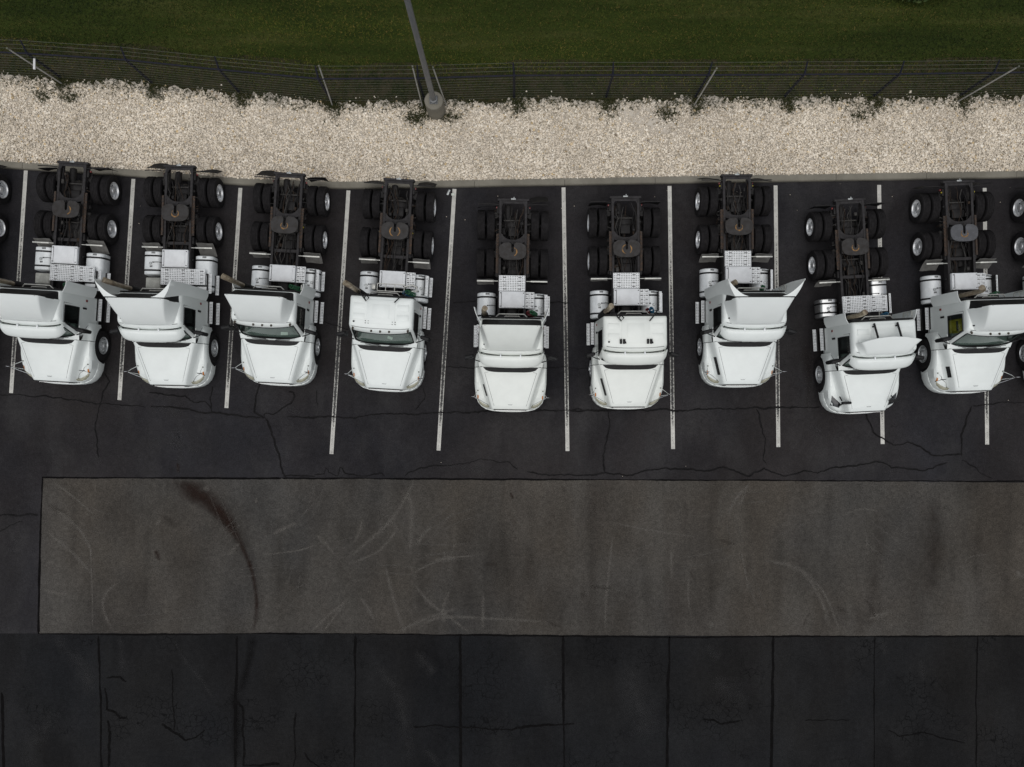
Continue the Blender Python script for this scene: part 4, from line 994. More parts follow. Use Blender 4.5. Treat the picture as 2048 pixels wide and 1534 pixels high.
def mk_fairing_shadow():  # black sheet added to stand for the shaded recess behind the crest
    mb = MB(); a = [(-.95, 2.84), (-.87, 3.68), (-.80, 3.845), (-.4, 3.86), (0, 3.865), (.4, 3.86), (.80, 3.845), (.87, 3.68), (.95, 2.84)]
    b = [(-.94, 2.80), (-.90, 2.90), (-.80, 2.955), (-.4, 2.96), (0, 2.96), (.4, 2.96), (.80, 2.955), (.90, 2.90), (.94, 2.80)]
    mb.grid([[(x, 2.55, z) for x, z in a], [(x, 2.80, z) for x, z in b]]); return mb.mesh('fairing_shadow', M['black'], solid=.006)
def mk_fairing_rim():
    mb = MB(); hh = [(0, 3.865), (.8, 3.855), (.85, 3.82), (.87, 3.7), (.95, 2.85)]
    mb.tube([(-a, 2.535, z) for a, z in reversed(hh[1:])] + [(a, 2.535, z) for a, z in hh], .012, 5);
    return mb.mesh('fairing_frame', M['black'])
def mk_extender(s, m, top, ear):
    mb = MB(); rows = []; n = 8; k = 12
    for i in range(n + 1):
        v = i / n; z = lerp(1.12, top, v); row = []
        yf = interp(z, [(1.1, 2.815), (2.75, 2.80), (2.95, 2.76), (3.9, 2.57)]); yr = interp(z, [(1.1, 3.16), (2.9, 3.15), (4.1, 3.07)])
        xf = interp(z, [(1.1, 1.072), (2.7, 1.022), (3.9, .90)]); xr = interp(z, [(1.1, 1.15), (2.7, 1.13), (4.1, 1.15)])
        for j in range(k + 1):
            t = j / k; row.append((s * (lerp(xf, xr, t) + .03 * math.sin(math.pi * t)), lerp(yf, yr, t), z + (top - 3.86 if False else 0) + (.12 * t * v if ear else .02 * t * v)))
        rows.append(row)
    mb.grid(rows)
    if ear:                                             # white lip that carries the roof line out to the tip
        lip = []
        for j in range(k + 1):
            t = j / k; o = rows[-1][j]; xin = .50 + .665 * t ** .62
            xin = min(xin, abs(o[0]) - .004); lip.append([(s * lerp(abs(o[0]), xin, q), o[1] - .0, o[2] + .012 * math.sin(math.pi * q) + (0.02 * q)) for q in (0, .25, .5, .75, 1)])
        mb.grid(lip)
    return mb.mesh('side_extender', m, solid=.014, sharp=40)
def mk_ext_rail(s):
    mb = MB(); x = s * 1.06
    mb.tube([(x, 2.95, 2.0), (x, 3.10, 2.02), (x, 3.12, 2.06), (x, 3.12, 2.50), (x, 3.10, 2.54), (x, 2.95, 2.55)], .016, 6); mb.tube([(x, 2.97, 2.28), (x, 3.12, 2.28)], .012, 6)
    return mb.mesh('extender_brace', M['bar'])
def mk_backrail():
    mb = MB()
    mb.tube([(-.50, 2.86, 2.30), (-.50, 2.92, 2.45), (-.40, 3.02, 2.50), (.40, 3.02, 2.50), (.50, 2.92, 2.45), (.50, 2.86, 2.30)], .019, 8)
    mb.tube([(-.28, 2.87, 2.42), (-.20, 2.96, 2.44), (.24, 2.96, 2.44), (.32, 2.87, 2.42)], .016, 8)
    return mb.mesh('grab_rail', M['bar'])
def mk_backpanel():
    mb = MB(); mb.rbox((0, 2.865, 2.15), (1.8, .03, 1.2), .01); mb.rbox((.1, 2.93, 1.5), (1.5, .16, .5), .05); mb.rbox((-.35, 2.98, 1.28), (.5, .24, .32), .06)
    for k in range(5): mb.tube([(-.7 + .3 * k, 2.89, 2.3), (-.6 + .3 * k, 2.96, 2.1 - .05 * k), (-.5 + .28 * k, 2.93, 1.6)], .016, 5)
    return mb.mesh('cab_back', M['black'])
def mk_rear_bar():
    mb = MB(); mb.tube([(-.95, 2.875, 2.80), (.95, 2.875, 2.80)], .022, 6); return mb.mesh('rear_roof_bar', M['frame'])
def mk_stack(kind):
    mb = MB(); x, y = -.86, 3.03
    if kind == 'bent':
        mb.tube([(x, y, 2.35), (x, y, 3.25), (x - .01, y + .01, 3.45), (x - .06, y + .03, 3.62), (x - .15, y + .07, 3.72)], [.075, .075, .08, .084, .088], 14)
    elif kind == 'cut':
        mb.tube([(x + .12, y + .03, 2.0), (x + .12, y + .03, 2.5), (x + .18, y + .08, 2.75), (x + .28, y + .13, 2.86)], [.075, .078, .082, .09], 14)
    else:
        mb.tube([(x, y, 2.35), (x, y, 3.1), (x + .02, y + .02, 3.3), (x + .05, y + .06, 3.42)], [.075, .075, .08, .09], 14)
    return mb.mesh('stack_pipe', M['stack'])
def mk_muffler():
    mb = MB(); mb.lathe([(.05, .85), (.07, .95), (.105, 1.0), (.11, 1.1), (.11, 2.25), (.10, 2.33), (.066, 2.38)], c=(-.86, 3.03, 0), n=18)
    mb.tube([(-.86, 3.03, .9), (-.8, 2.95, .75), (-.5, 2.8, .7), (-.2, 2.5, .7)], .055, 8)
    return mb.mesh('muffler', M['frame'])
def mk_hose(col, seed):
    r = random.Random(seed); mb = MB(); pts = []
    cx, cy = .62, 3.12
    for k in range(64):
        a = k * .62; pts.append((cx + .06 * math.cos(a) + (k / 64 - .5) * .16, cy + .06 * math.sin(a) + r.uniform(-.012, .012), 2.0 - .011 * k + r.uniform(-.01, .01)))
    mb.tube(pts, .017, 5); return mb.mesh('air_hose', M[col])
def mk_mirror(s, m):
    mb = MB(); Mx = Matrix.Rotation(R(-14 * s), 3, 'Z'); mb.rbox((s * 1.34, 1.66, 2.12), (.30, .12, .52), .045, 3, Mx); return mb.mesh('door_mirror', M['black'])
def mk_mirror_arm(s):
    mb = MB()
    mb.tube([(s * 1.0, 1.53, 1.88), (s * 1.16, 1.58, 1.92), (s * 1.31, 1.65, 1.95)], .016, 6); mb.tube([(s * 1.01, 1.82, 2.36), (s * 1.18, 1.72, 2.30), (s * 1.31, 1.67, 2.28)], .014, 6)
    return mb.mesh('mirror_arm', M['black'])
def mk_hoodmirror(s, sw):
    mb = MB(); hx, hy, hz = s * (1.20 + sw), .38, 1.80
    for fx_, fy_ in ((.74, .13), (1.08, .60), (1.09, .33)):
        mb.tube([(s * fx_, fy_, hood_z(fx_, fy_) - .005), (lerp(s * fx_, hx, .55), lerp(fy_, hy, .6), lerp(hood_z(fx_, fy_), hz, .62)), (hx, hy, hz - .10)], .0085, 5)
    mb.tube([(hx, hy, hz - .14), (hx, hy, hz)], .010, 5)
    return mb.mesh('mirror_bracket', M['chrome'])
def mk_hoodmirror_head(s, sw):
    mb = MB(); hx, hy, hz = s * (1.20 + sw), .38, 1.80
    prof_ = [(.0, .02), (.06, .015), (.095, -.005), (.10, -.015), (.0, -.018)]
    mb.lathe([(r_, -h_ * 1.0) for r_, h_ in prof_], 'y', (hx, hy, hz), 16); return mb.mesh('hood_mirror', M['chrome'])
def mk_hoodmirror_foot(s):
    mb = MB()
    for fx_, fy_ in ((.74, .13), (1.08, .60), (1.09, .33)): mb.lathe([(.024, hood_z(fx_, fy_) - .006), (.022, hood_z(fx_, fy_) + .014), (.008, hood_z(fx_, fy_) + .02)], c=(s * fx_, fy_, 0), n=8)
    return mb.mesh('mirror_foot', M['wire'])
def mk_paddle(s):
    mb = MB(); z = hood_z(.86, .33)
    mb.tube([(s * .82, .20, hood_z(.82, .2)), (s * .84, .26, z + .22), (s * .86, .30, z + .42)], [.03, .026, .03], 8); mb.tube([(s * .84, .50, hood_z(.84, .5)), (s * .85, .38, z + .28)], .022, 6)
    mb.rbox((s * .78, .30, z + .46), (.30, .09, .17), .035); return mb.mesh('hood_mirror', M['black'])

# chassis ------------------------------------------------------------------
def mk_rail(s, yend):
    mb = MB(); mb.bx(s * .43 - .038, s * .43 + .038, .55, yend, 1.000, 1.012); mb.bx(s * .43 - .038, s * .43 + .038, .55, yend, .74, .752); mb.bx(s * .466 - .005, s * .466 + .005, .55, yend, .752, 1.0)
    for k in range(int((yend - 3) / .16)): mb.lathe([(.012, s * .475 - .012), (.012, s * .475 + .012)], 'x', (0, 3.1 + .16 * k, .90), 6)
    return mb.mesh('frame_rail', M['rail'])
def mk_cross(w=.10, h=.16):
    mb = MB(); mb.rbox((0, 0, .92), (.782, w, .018), .004, 1); mb.rbox((0, -w / 2, .86), (.782, .012, .13), .004, 1); mb.rbox((0, 0, .80), (.782, w, .012), .004, 1); return mb.mesh('crossmember', M['rail'])
def mk_endcross():
    mb = MB(); mb.rbox((0, .02, .93), (1.06, .075, .20), .015); mb.rbox((0, -.06, .985), (.78, .09, .018), .004)
    for s in (-1, 1): mb.prism([(s * .39, -.02), (s * .30, -.02), (s * .39, -.20)] if s > 0 else [(s * .39, -.02), (s * .39, -.20), (s * .30, -.02)], .985, 1.0)
    return mb.mesh('end_crossmember', M['rail'])
def mk_hook(s):
    mb = MB(); x = s * .19; mb.tube([(x - .055, .06, .95), (x - .055, .16, .97), (x + .055, .16, .97), (x + .055, .06, .95)], .011, 6); return mb.mesh('tow_loop', M['frame'])
def mk_platelight():
    mb = MB(); mb.rbox((0, .04, 1.045), (.16, .05, .03), .008); mb.rbox((.02, .085, 1.05), (.03, .05, .03), .008); return mb.mesh('plate_light', M['badge'])
def mk_tail(s):
    mb = MB(); mb.rbox((s * .545, -.10, .86), (.07, .06, .08), .012); return mb.mesh('tail_light', M['red'])
def mk_fifth(m):
    pts = []; W2, D = .455, .31
    # rounded plate with ramps and a throat slot open to the rear (+y)
    for k in range(13):
        a = math.pi + math.pi * k / 12; pts.append((W2 * math.copysign(abs(math.cos(a)) ** .62, math.cos(a)), D * .95 * -abs(math.sin(a)) ** .75))
    pts += [(.455, .10), (.42, .19), (.30, .265), (.13, .285), (.07, .255), (.045, .20), (.042, .0), (.02, -.045), (-.02, -.045), (-.042, .0), (-.045, .20), (-.07, .255), (-.13, .285), (-.30, .265), (-.42, .19), (-.455, .10)]
    mb = MB(); mb.prism(pts, 1.19, 1.235)
    return mb.mesh('coupling_plate', m, smooth=False)
def mk_fifth_ring(a0, a1, r):
    mb = MB(); rows = [[], []]
    for k in range(15):
        a = R(lerp(a0, a1, k / 14)); w = .018 * math.sin(math.pi * (k + .7) / 15.4) + .004
        rows[0].append(((r - w) * math.cos(a), -.03 + (r - w) * math.sin(a), 1.2375)); rows[1].append(((r + w) * math.cos(a), -.03 + (r + w) * math.sin(a), 1.2375))
    mb.grid(rows); return mb.mesh('grease_ring', M['ring'])
def mk_fifth_base():
    mb = MB()
    for s in (-1, 1):
        mb.rbox((s * .40, 0, 1.12), (.10, .44, .14), .02); mb.prism([(s * .30, -.16), (s * .46, -.16), (s * .46, .18), (s * .30, .18)], 1.02, 1.06)
    mb.rbox((0, .02, 1.05), (.78, .30, .03), .008); mb.tube([(.05, .22, 1.12), (.05, .34, 1.14)], .03, 8); mb.rbox((-.09, .27, 1.13), (.08, .1, .05), .015)
    return mb.mesh('coupling_base', M['frame'])
def mk_slide(s):
    mb = MB(); x = s * .515; mb.bx(x - .042, x + .042, -.72, .62, .99, 1.004); mb.bx(s * .475 - .004, s * .475 + .004, -.72, .62, 1.004, 1.055)
    for k in range(13): mb.bx(x - .020, x + .020, -.68 + k * .10, -.63 + k * .10, 1.004, 1.022)
    return mb.mesh('slide_rail', M['rust'])
def mk_saddle():
    n = 12; pts = [(-.39, .36), (-.39, .62)]
    for k in range(n + 1):
        t = k / n; x = lerp(-.37, .37, t); pts.append((x, .62 - .20 * (1 - abs(2 * t - 1) ** 3)))
    pts += [(.39, .62), (.39, .36)]
    for k in range(n + 1):
        t = k / n; x = lerp(.36, -.36, t); pts.append((x, .33 - .06 + .06 * abs(2 * t - 1) ** 2))
    mb = MB(); mb.prism(pts, .984, 1.0); return mb.mesh('saddle_plate', M['rail'], smooth=False)
def mk_axle(y):
    mb = MB(); mb.lathe([(.075, -.98), (.085, -.5), (.12, -.3), (.24, -.16), (.27, 0), (.24, .16), (.12, .3), (.085, .5), (.075, .98)], 'x', (0, y, .51), 16)
    mb.lathe([(.20, y - .30), (.22, y - .18), (.16, y + .02)], 'y', (.0, 0, .55), 14); mb.lathe([(.07, y - .62), (.09, y - .45), (.15, y - .30)], 'y', (0, 0, .58), 12)
    mb.rbox((.02, y - .28, .74), (.34, .30, .14), .03); mb.tube([(-.3, y + .3, .86), (-.24, y, .82), (-.3, y - .4, .88)], .014, 5); mb.tube([(.3, y + .4, .9), (.26, y, .84), (.32, y - .4, .9)], .012, 5)
    mb.lathe([(.13, y + .15), (.16, y + .22), (.10, y + .27), (.0, y + .28)], 'y', (0, 0, .53), 14)
    for s in (-1, 1):
        mb.lathe([(.12, .60), (.135, .68), (.13, .80), (.11, .86)], 'z', (s * .585, y + .26, 0), 14)
        mb.rbox((s * .56, y + .1, .56), (.10, .78, .09), .02); mb.tube([(s * .50, y - .5, .7), (s * .50, y, .6)], .03, 6); mb.lathe([(.085, y - .36), (.09, y - .2), (.07, y - .12)], 'y', (s * .33, 0, .60), 10)
        mb.tube([(s * .50, y - .08, .55), (s * .50, y - .06, .95)], .034, 8)
    return mb.mesh('drive_axle', M['frame'])
def mk_axlebar(y):
    mb = MB(); mb.rbox((-.02, y + .10, .80), (.60, .045, .04), .012);
    return mb.mesh('torque_rod', M['rodgrey'])
def mk_lines(mid, seed):
    r = random.Random(seed); mb = MB()
    for k in range(9):
        x = r.uniform(-.36, .36); y = 3.3; z = r.uniform(.80, .97); pts = []
        while y < mid + 1.25:
            pts.append((max(-.38, min(.38, x)), y, z)); x += r.uniform(-.09, .09); z = max(.74, min(.98, z + r.uniform(-.06, .06))); y += r.uniform(.12, .26)
        mb.mat(k % 3).tube(pts, r.choice((.010, .013, .018)), 5)
    for k in range(8):                                        # short jumpers from the rails to the axles
        s_ = r.choice((-1, 1)); y = mid + r.uniform(-1.1, 1.1); mb.mat(k % 3).tube([(s_ * .40, y, .95), (s_ * .62, y + r.uniform(-.1, .1), .90), (s_ * .60, y + r.uniform(-.2, .2), .62)], .012, 5)
    for k in range(10):
        mb.mat(k % 3).rbox((r.choice((-1, 1)) * r.uniform(.22, .36), mid + r.uniform(-1.9, 1.2), r.uniform(.82, .95)), (r.uniform(.05, .12), r.uniform(.06, .16), r.uniform(.05, .1)), .012, 1)
    return mb.mesh('air_lines', [M['frame'], M['rodgrey'], M['rustdark']])
def mk_hanger(s):
    mb = MB(); mb.rbox((s * .51, 0, .86), (.07, .24, .22), .02); mb.rbox((s * .54, .0, .74), (.10, .14, .16), .02); mb.lathe([(.03, s * .50), (.03, s * .60)], 'x', (0, 0, .72), 8); return mb.mesh('spring_hanger', M['frame'])
def mk_chamber(s):
    mb = MB(); mb.lathe([(.03, -.17), (.085, -.14), (.09, -.02), (.095, 0), (.09, .02), (.085, .12), (.04, .15)], 'y', (s * .50, 0, .72), 12); return mb.mesh('brake_chamber', M['rodgrey'])
def mk_yellowcap(s, y):
    mb = MB(); mb.lathe([(.02, s * .50), (.03, s * .52), (.03, s * .56), (.015, s * .575)], 'x', (0, y, .93), 10); return mb.mesh('brake_cap', M['yellow'])
def mk_drive(y0, y1):
    mb = MB(); mb.tube([(0, y0, .78), (0, y1, .60)], .055, 10); mb.rbox((0, 2.55, .78), (.55, 1.0, .42), .12); mb.rbox((0, 3.2, .80), (.34, .5, .30), .1)
    mb.tube([(-.25, 2.9, .86), (-.2, y1 - .7, .80)], .02, 5); mb.tube([(.22, 2.9, .88), (.25, y1 - .7, .82), (.2, y1, .8)], .018, 5)
    return mb.mesh('driveshaft', M['frame'])
def mk_airtank(x, y):
    mb = MB(); mb.lathe([(.03, y - .34), (.11, y - .30), (.12, y), (.11, y + .30), (.03, y + .34)], 'y', (x, 0, .62), 14); return mb.mesh('air_tank', M['frame'])
def mk_rearflap(s, tw):
    mb = MB(); rows = []
    for i in range(7):
        v = i / 6; z = .96 - .60 * v; rows.append([(s * lerp(.58, 1.20, k / 6), .02 + (.10 + tw) * v ** 1.3 + .035 * math.sin(math.pi * k / 6) * (.4 + v) + .02 * s * tw * k, z) for k in range(7)])
    mb.grid(rows); return mb.mesh('rear_mudflap', M['flapb'], solid=.010)
def mk_flapbar(s):
    mb = MB(); mb.tube([(s * .47, -.02, .97), (s * .7, .0, .985), (s * 1.18, .0, .985)], .018, 6); return mb.mesh('flap_hanger', M['frame'])
def mk_frontflap(s, tilt, m):
    mb = MB(); rows = []
    for i in range(5):
        v = i / 4; z = .985 - .44 * v; y = tilt * (.45 - v) + .03 * math.sin(math.pi * v); rows.append([(s * lerp(.62, 1.19, k / 6), y + .01 * math.sin(k), z) for k in range(7)])
    mb.grid(rows); return mb.mesh('front_mudflap', M[m], solid=.010)
def mk_brightbar(s):
    mb = MB(); mb.rbox((s * .905, 0, 1.005), (.56, .05, .03), .008); mb.tube([(s * .47, 0, .99), (s * .66, 0, 1.0)], .014, 6); return mb.mesh('flap_bar', M['bar'])

def mk_tank(s, y0, y1, kind, m):
    mb = MB(); cx, cz, r = s * .865, .62, .315
    def sec(k=1.0):
        out = []; n = 28
        for i in range(n):
            a = 2 * math.pi * i / n; e = 1.0 if kind == 'round' else .55
            out.append((cx + r * k * math.copysign(abs(math.cos(a)) ** e, math.cos(a)), cz + r * k * math.copysign(abs(math.sin(a)) ** e, math.sin(a))))
        return out
    rows = []
    for y, k in ((y0, .86), (y0 + .012, .95), (y0 + .03, 1.0), (y1 - .03, 1.0), (y1 - .012, .95), (y1, .86)): rows.append([(x, y, z) for x, z in sec(k)])
    mb.grid(rows, closed=True); mb.poly(rows[0]); mb.poly(rows[-1])
    return mb.mesh('fuel_tank', m, sharp=30)
def mk_strap(s, y, kind):
    mb = MB(); cx, cz, r = s * .865, .62, .323; n = 28; rows = [[], []]
    for i in range(n):
        a = 2 * math.pi * i / n; e = 1.0 if kind == 'round' else .55
        p = (cx + r * math.copysign(abs(math.cos(a)) ** e, math.cos(a)), cz + r * math.copysign(abs(math.sin(a)) ** e, math.sin(a)))
        rows[0].append((p[0], y - .028, p[1])); rows[1].append((p[0], y + .028, p[1]))
    mb.grid(rows, closed=True); mb.rbox((s * .50, y, .8), (.06, .07, .30), .01); return mb.mesh('tank_strap', M['black'])
def mk_cap(s, y, dx):
    z = .62 + .315 * math.sqrt(max(0, 1 - (dx / .315) ** 2)) if True else .935
    mb = MB(); mb.lathe([(.048, z - .03), (.048, z + .022), (.04, z + .03), (.012, z + .032)], c=(s * .865 + dx, y, 0), n=14); return mb.mesh('fuel_cap', M['badge'])
def mk_tanklabel(s, y, dx, kind, w=.15, d=.07):
    def zz(x): return .62 + .315 * (math.sqrt(max(0, 1 - (x / .315) ** 2)) if kind == 'round' else max(0, 1 - abs(x / .315) ** (2 / .55)) ** (.55 / 2)) + .004
    mb = MB(); mb.grid([[(s * .865 + dx + lerp(-w, w, k / 5) / 2, y + q, zz(dx + lerp(-w, w, k / 5) / 2)) for k in range(6)] for q in (-d / 2, d / 2)]); return mb.mesh('tank_label', M['decal'])
def mk_tankpipe(s, y):
    mb = MB(); mb.tube([(s * .55, y, .90), (s * .68, y + .01, .945), (s * .80, y, .955)], .010, 5); mb.lathe([(.02, .93), (.02, .965)], c=(s * .82, y, 0), n=8); return mb.mesh('fuel_line', M['black'])

def mk_perf(w, d, cx=0.0):
    """perforated tread plate: a lattice of flat bars round real slots"""
    mb = MB(); nx, ny = max(2, int(round(w / .058))), max(2, int(round(d / .058)))
    def bars(n, L, span, along):
        t = L / n
        for k in range(n + 1):
            p = -L / 2 + k * t; hw = t * (.27 if 0 < k < n else .30)
            a, b = max(-L / 2, p - hw), min(L / 2, p + hw)
            if along: mb.bx(a, b, -span / 2, span / 2, -.002, .010)
            else: mb.bx(-span / 2 + .001, span / 2 - .001, a, b, -.004, .0085)
    bars(nx, w, d, True); bars(ny, d, w, False)
    for s in (-1, 1): mb.bx(s * (w / 2 + .002), s * (w / 2 + .010), -d / 2, d / 2, -.05, .010)
    return mb.mesh('tread_plate', M['plate'], smooth=False)
def mk_perfslots(w, d):
    """short dark oblong grips pressed through the plate"""
    mb = MB(); r = random.Random(int(w * 100))
    nr = max(2, int(d / .11))
    for i in range(nr):
        for sx in (-1, 1):
            y = -d / 2 + (i + .5) * d / nr; x = sx * w * .30 + r.uniform(-.01, .01); mb.rbox((x, y, .008), (min(.11, w * .3), .022, .016), .006, 1)
    return mb.mesh('grip_strip', M['grease'])
def mk_white_box(w, d):
    mb = MB(); mb.rbox((0, 0, .99), (w, d, .14), .018); mb.rbox((-.0, 0, 1.068), (w * .80, d * .93, .022), .010)
    return mb.mesh('storage_box', M['boxw'])
def mk_box_latch(w, d):
    mb = MB()
    for sx in (-1, 1):
        for sy in (-.8, .8): mb.rbox((sx * w * .45, sy * d / 2, 1.064), (.03, .03, .02), .006)
    mb.tube([(-w * .41, -d * .44, 1.083), (-w * .41, d * .44, 1.083)], .006, 4)
    return mb.mesh('box_latch', M['black'])
def mk_small_box():
    mb = MB(); mb.rbox((0, 0, .78), (.50, .36, .34), .03); mb.rbox((0, 0, .955), (.44, .30, .014), .006); mb.rbox((-.2, -.185, .72), (.06, .02, .1), .006); return mb.mesh('battery_box', M['beige'])
def mk_step(L):
    mb = MB(); w = .115; n = int(L / .05)
    mb.bx(-w / 2, -w / 2 + .020, -L / 2, L / 2, -.012, .0); mb.bx(w / 2 - .020, w / 2, -L / 2, L / 2, -.012, .0); mb.bx(-.012, .012, -L / 2, L / 2, -.012, .0)
    for k in range(n + 1): mb.bx(-w / 2 + .001, w / 2 - .001, -L / 2 + k * L / n - .013 + (.013 if k == 0 else 0) - (.013 if k == n else 0), -L / 2 + k * L / n + .013 + (.013 if k == 0 else 0) - (.013 if k == n else 0), -.026, -.0125)
    return mb.mesh('step_tread', M['plate'], smooth=False)
def mk_step_frame(L, s):
    mb = MB(); mb.rbox((-s * .06, 0, -.06), (.02, L, .30), .006)
    for q in (-.47, .47): mb.rbox((-s * .09, q * L, -.05), (.16, .02, .06), .004)
    return mb.mesh('step_bracket', M['frame'])
def mk_skirt(s, y0, y1):
    mb = MB(); mb.rbox((s * .90, (y0 + y1) / 2, .66), (.26, y1 - y0, .42), .02); return mb.mesh('step_well', M['frame'])
def mk_rack():
    mb = MB()
    for y in (-.12, .12): mb.tube([(-.48, y, 1.18), (.42, y, 1.18)], .016, 6)
    for x in (-.48, -.2, .1, .42): mb.tube([(x, -.12, 1.18), (x, .12, 1.18)], .014, 6); mb.tube([(x, -.12, 1.18), (x, -.12, 1.0)], .012, 6)
    mb.rbox((-.6, .0, 1.15), (.14, .2, .16), .03); mb.tube([(.42, .05, 1.2), (.7, .12, 1.22), (.85, .05, 1.2), (.85, -.06, 1.18), (.6, -.10, 1.16)], .022, 6)
    return mb.mesh('pipe_rack', M['bar'])

# wheels -------------------------------------------------------------------
def mk_tyre(w=.275, r=.512):
    h = w / 2; p = [(.285, -h * .80), (.33, -h * .96), (.42, -h), (.465, -h * .97), (r - .018, -h * .88), (r - .004, -h * .80)]
    for k in range(4):
        x = lerp(-h * .55, h * .55, k / 3); p += [(r, x - .017), (r - .014, x - .011), (r - .014, x + .011), (r, x + .017)]
    p += [(r - .004, h * .80), (r - .018, h * .88), (.465, h * .97), (.42, h), (.33, h * .96), (.285, h * .80)]
    mb = MB(); mb.lathe(p, 'x', n=44)
    mb.f = mb.f[:-2]; mb.m = mb.m[:-2]
    return mb.mesh('tyre', M['rubber'], sharp=30)
def mk_rim_dual():
    mb = MB(); mb.lathe([(.292, .118), (.300, .128), (.286, .132), (.272, .115), (.262, .06), (.255, .015), (.235, -.010), (.205, -.012), (.19, .0), (.175, .0), (.165, -.03), (.14, -.034)], 'x', n=36); mb.f = mb.f[:-2]; mb.m = mb.m[:-2]; return mb.mesh('rim', M['alu'])
def mk_rim_inner():
    mb = MB(); mb.lathe([(.29, .12), (.28, .0), (.29, -.12)], 'x', n=24); mb.f = mb.f[:-2]; mb.m = mb.m[:-2]; return mb.mesh('rim', M['frame'])
def mk_rim_front():
    mb = MB(); mb.lathe([(.292, .118), (.300, .126), (.288, .128), (.272, .105), (.262, .075), (.245, .092), (.215, .110), (.175, .118), (.15, .112), (.135, .100)], 'x', n=36); mb.f = mb.f[:-2]; mb.m = mb.m[:-2]; return mb.mesh('rim', M['steelwheel'])
def mk_holes(front):
    mb = MB(); n = 10
    for k in range(n):
        a = 2 * math.pi * (k + .5) / n; rr_ = .238 if front else .222; x = .094 if front else -.004
        c = (x, rr_ * math.cos(a), rr_ * math.sin(a)); pts = []
        for q in range(8):
            b = 2 * math.pi * q / 8; rad, tan = .017 * math.cos(b), .026 * math.sin(b); pts.append((x + .006, (rr_ + rad) * math.cos(a) - tan * math.sin(a), (rr_ + rad) * math.sin(a) + tan * math.cos(a)))
        mb.poly(pts)
    return mb.mesh('hand_holes', M['black'])
def mk_hub(front):
    mb = MB()
    if front: mb.lathe([(.135, .09), (.135, .118), (.115, .128), (.08, .15), (.075, .175), (.055, .185), (0, .187)], 'x', n=20); off = .118
    else: mb.lathe([(.14, -.04), (.14, .01), (.11, .03), (.105, .10), (.095, .118), (.0, .122)], 'x', n=20); off = -.010
    for k in range(10):
        a = 2 * math.pi * k / 10; mb.lathe([(.016, off), (.016, off + .028), (.008, off + .034)], 'x', (0, .166 * math.cos(a), .166 * math.sin(a)), 6)
    return mb.mesh('hub', M['alu'] if not front else M['steelwheel'])
def wheel(root, x, y, s, kind):
    e = bpy.data.objects.new('wheel', None); COL.objects.link(e); e.parent = root; e.location = (x, y, .512); e.rotation_euler = (random.uniform(0, 6.28), 0, 0 if s > 0 else math.pi)
    obj('tyre', cached('tyre', mk_tyre), e)
    if kind == 'inner': obj('rim', cached('rim_i', mk_rim_inner), e)
    elif kind == 'outer':
        obj('rim', cached('rim_d', mk_rim_dual), e); obj('hub', cached('hub_d', lambda: mk_hub(False)), e); obj('hand_holes', cached('hh_d', lambda: mk_holes(False)), e)
    else:
        obj('rim', cached('rim_f', mk_rim_front), e); obj('hub', cached('hub_f', lambda: mk_hub(True)), e); obj('hand_holes', cached('hh_f', lambda: mk_holes(True)), e)

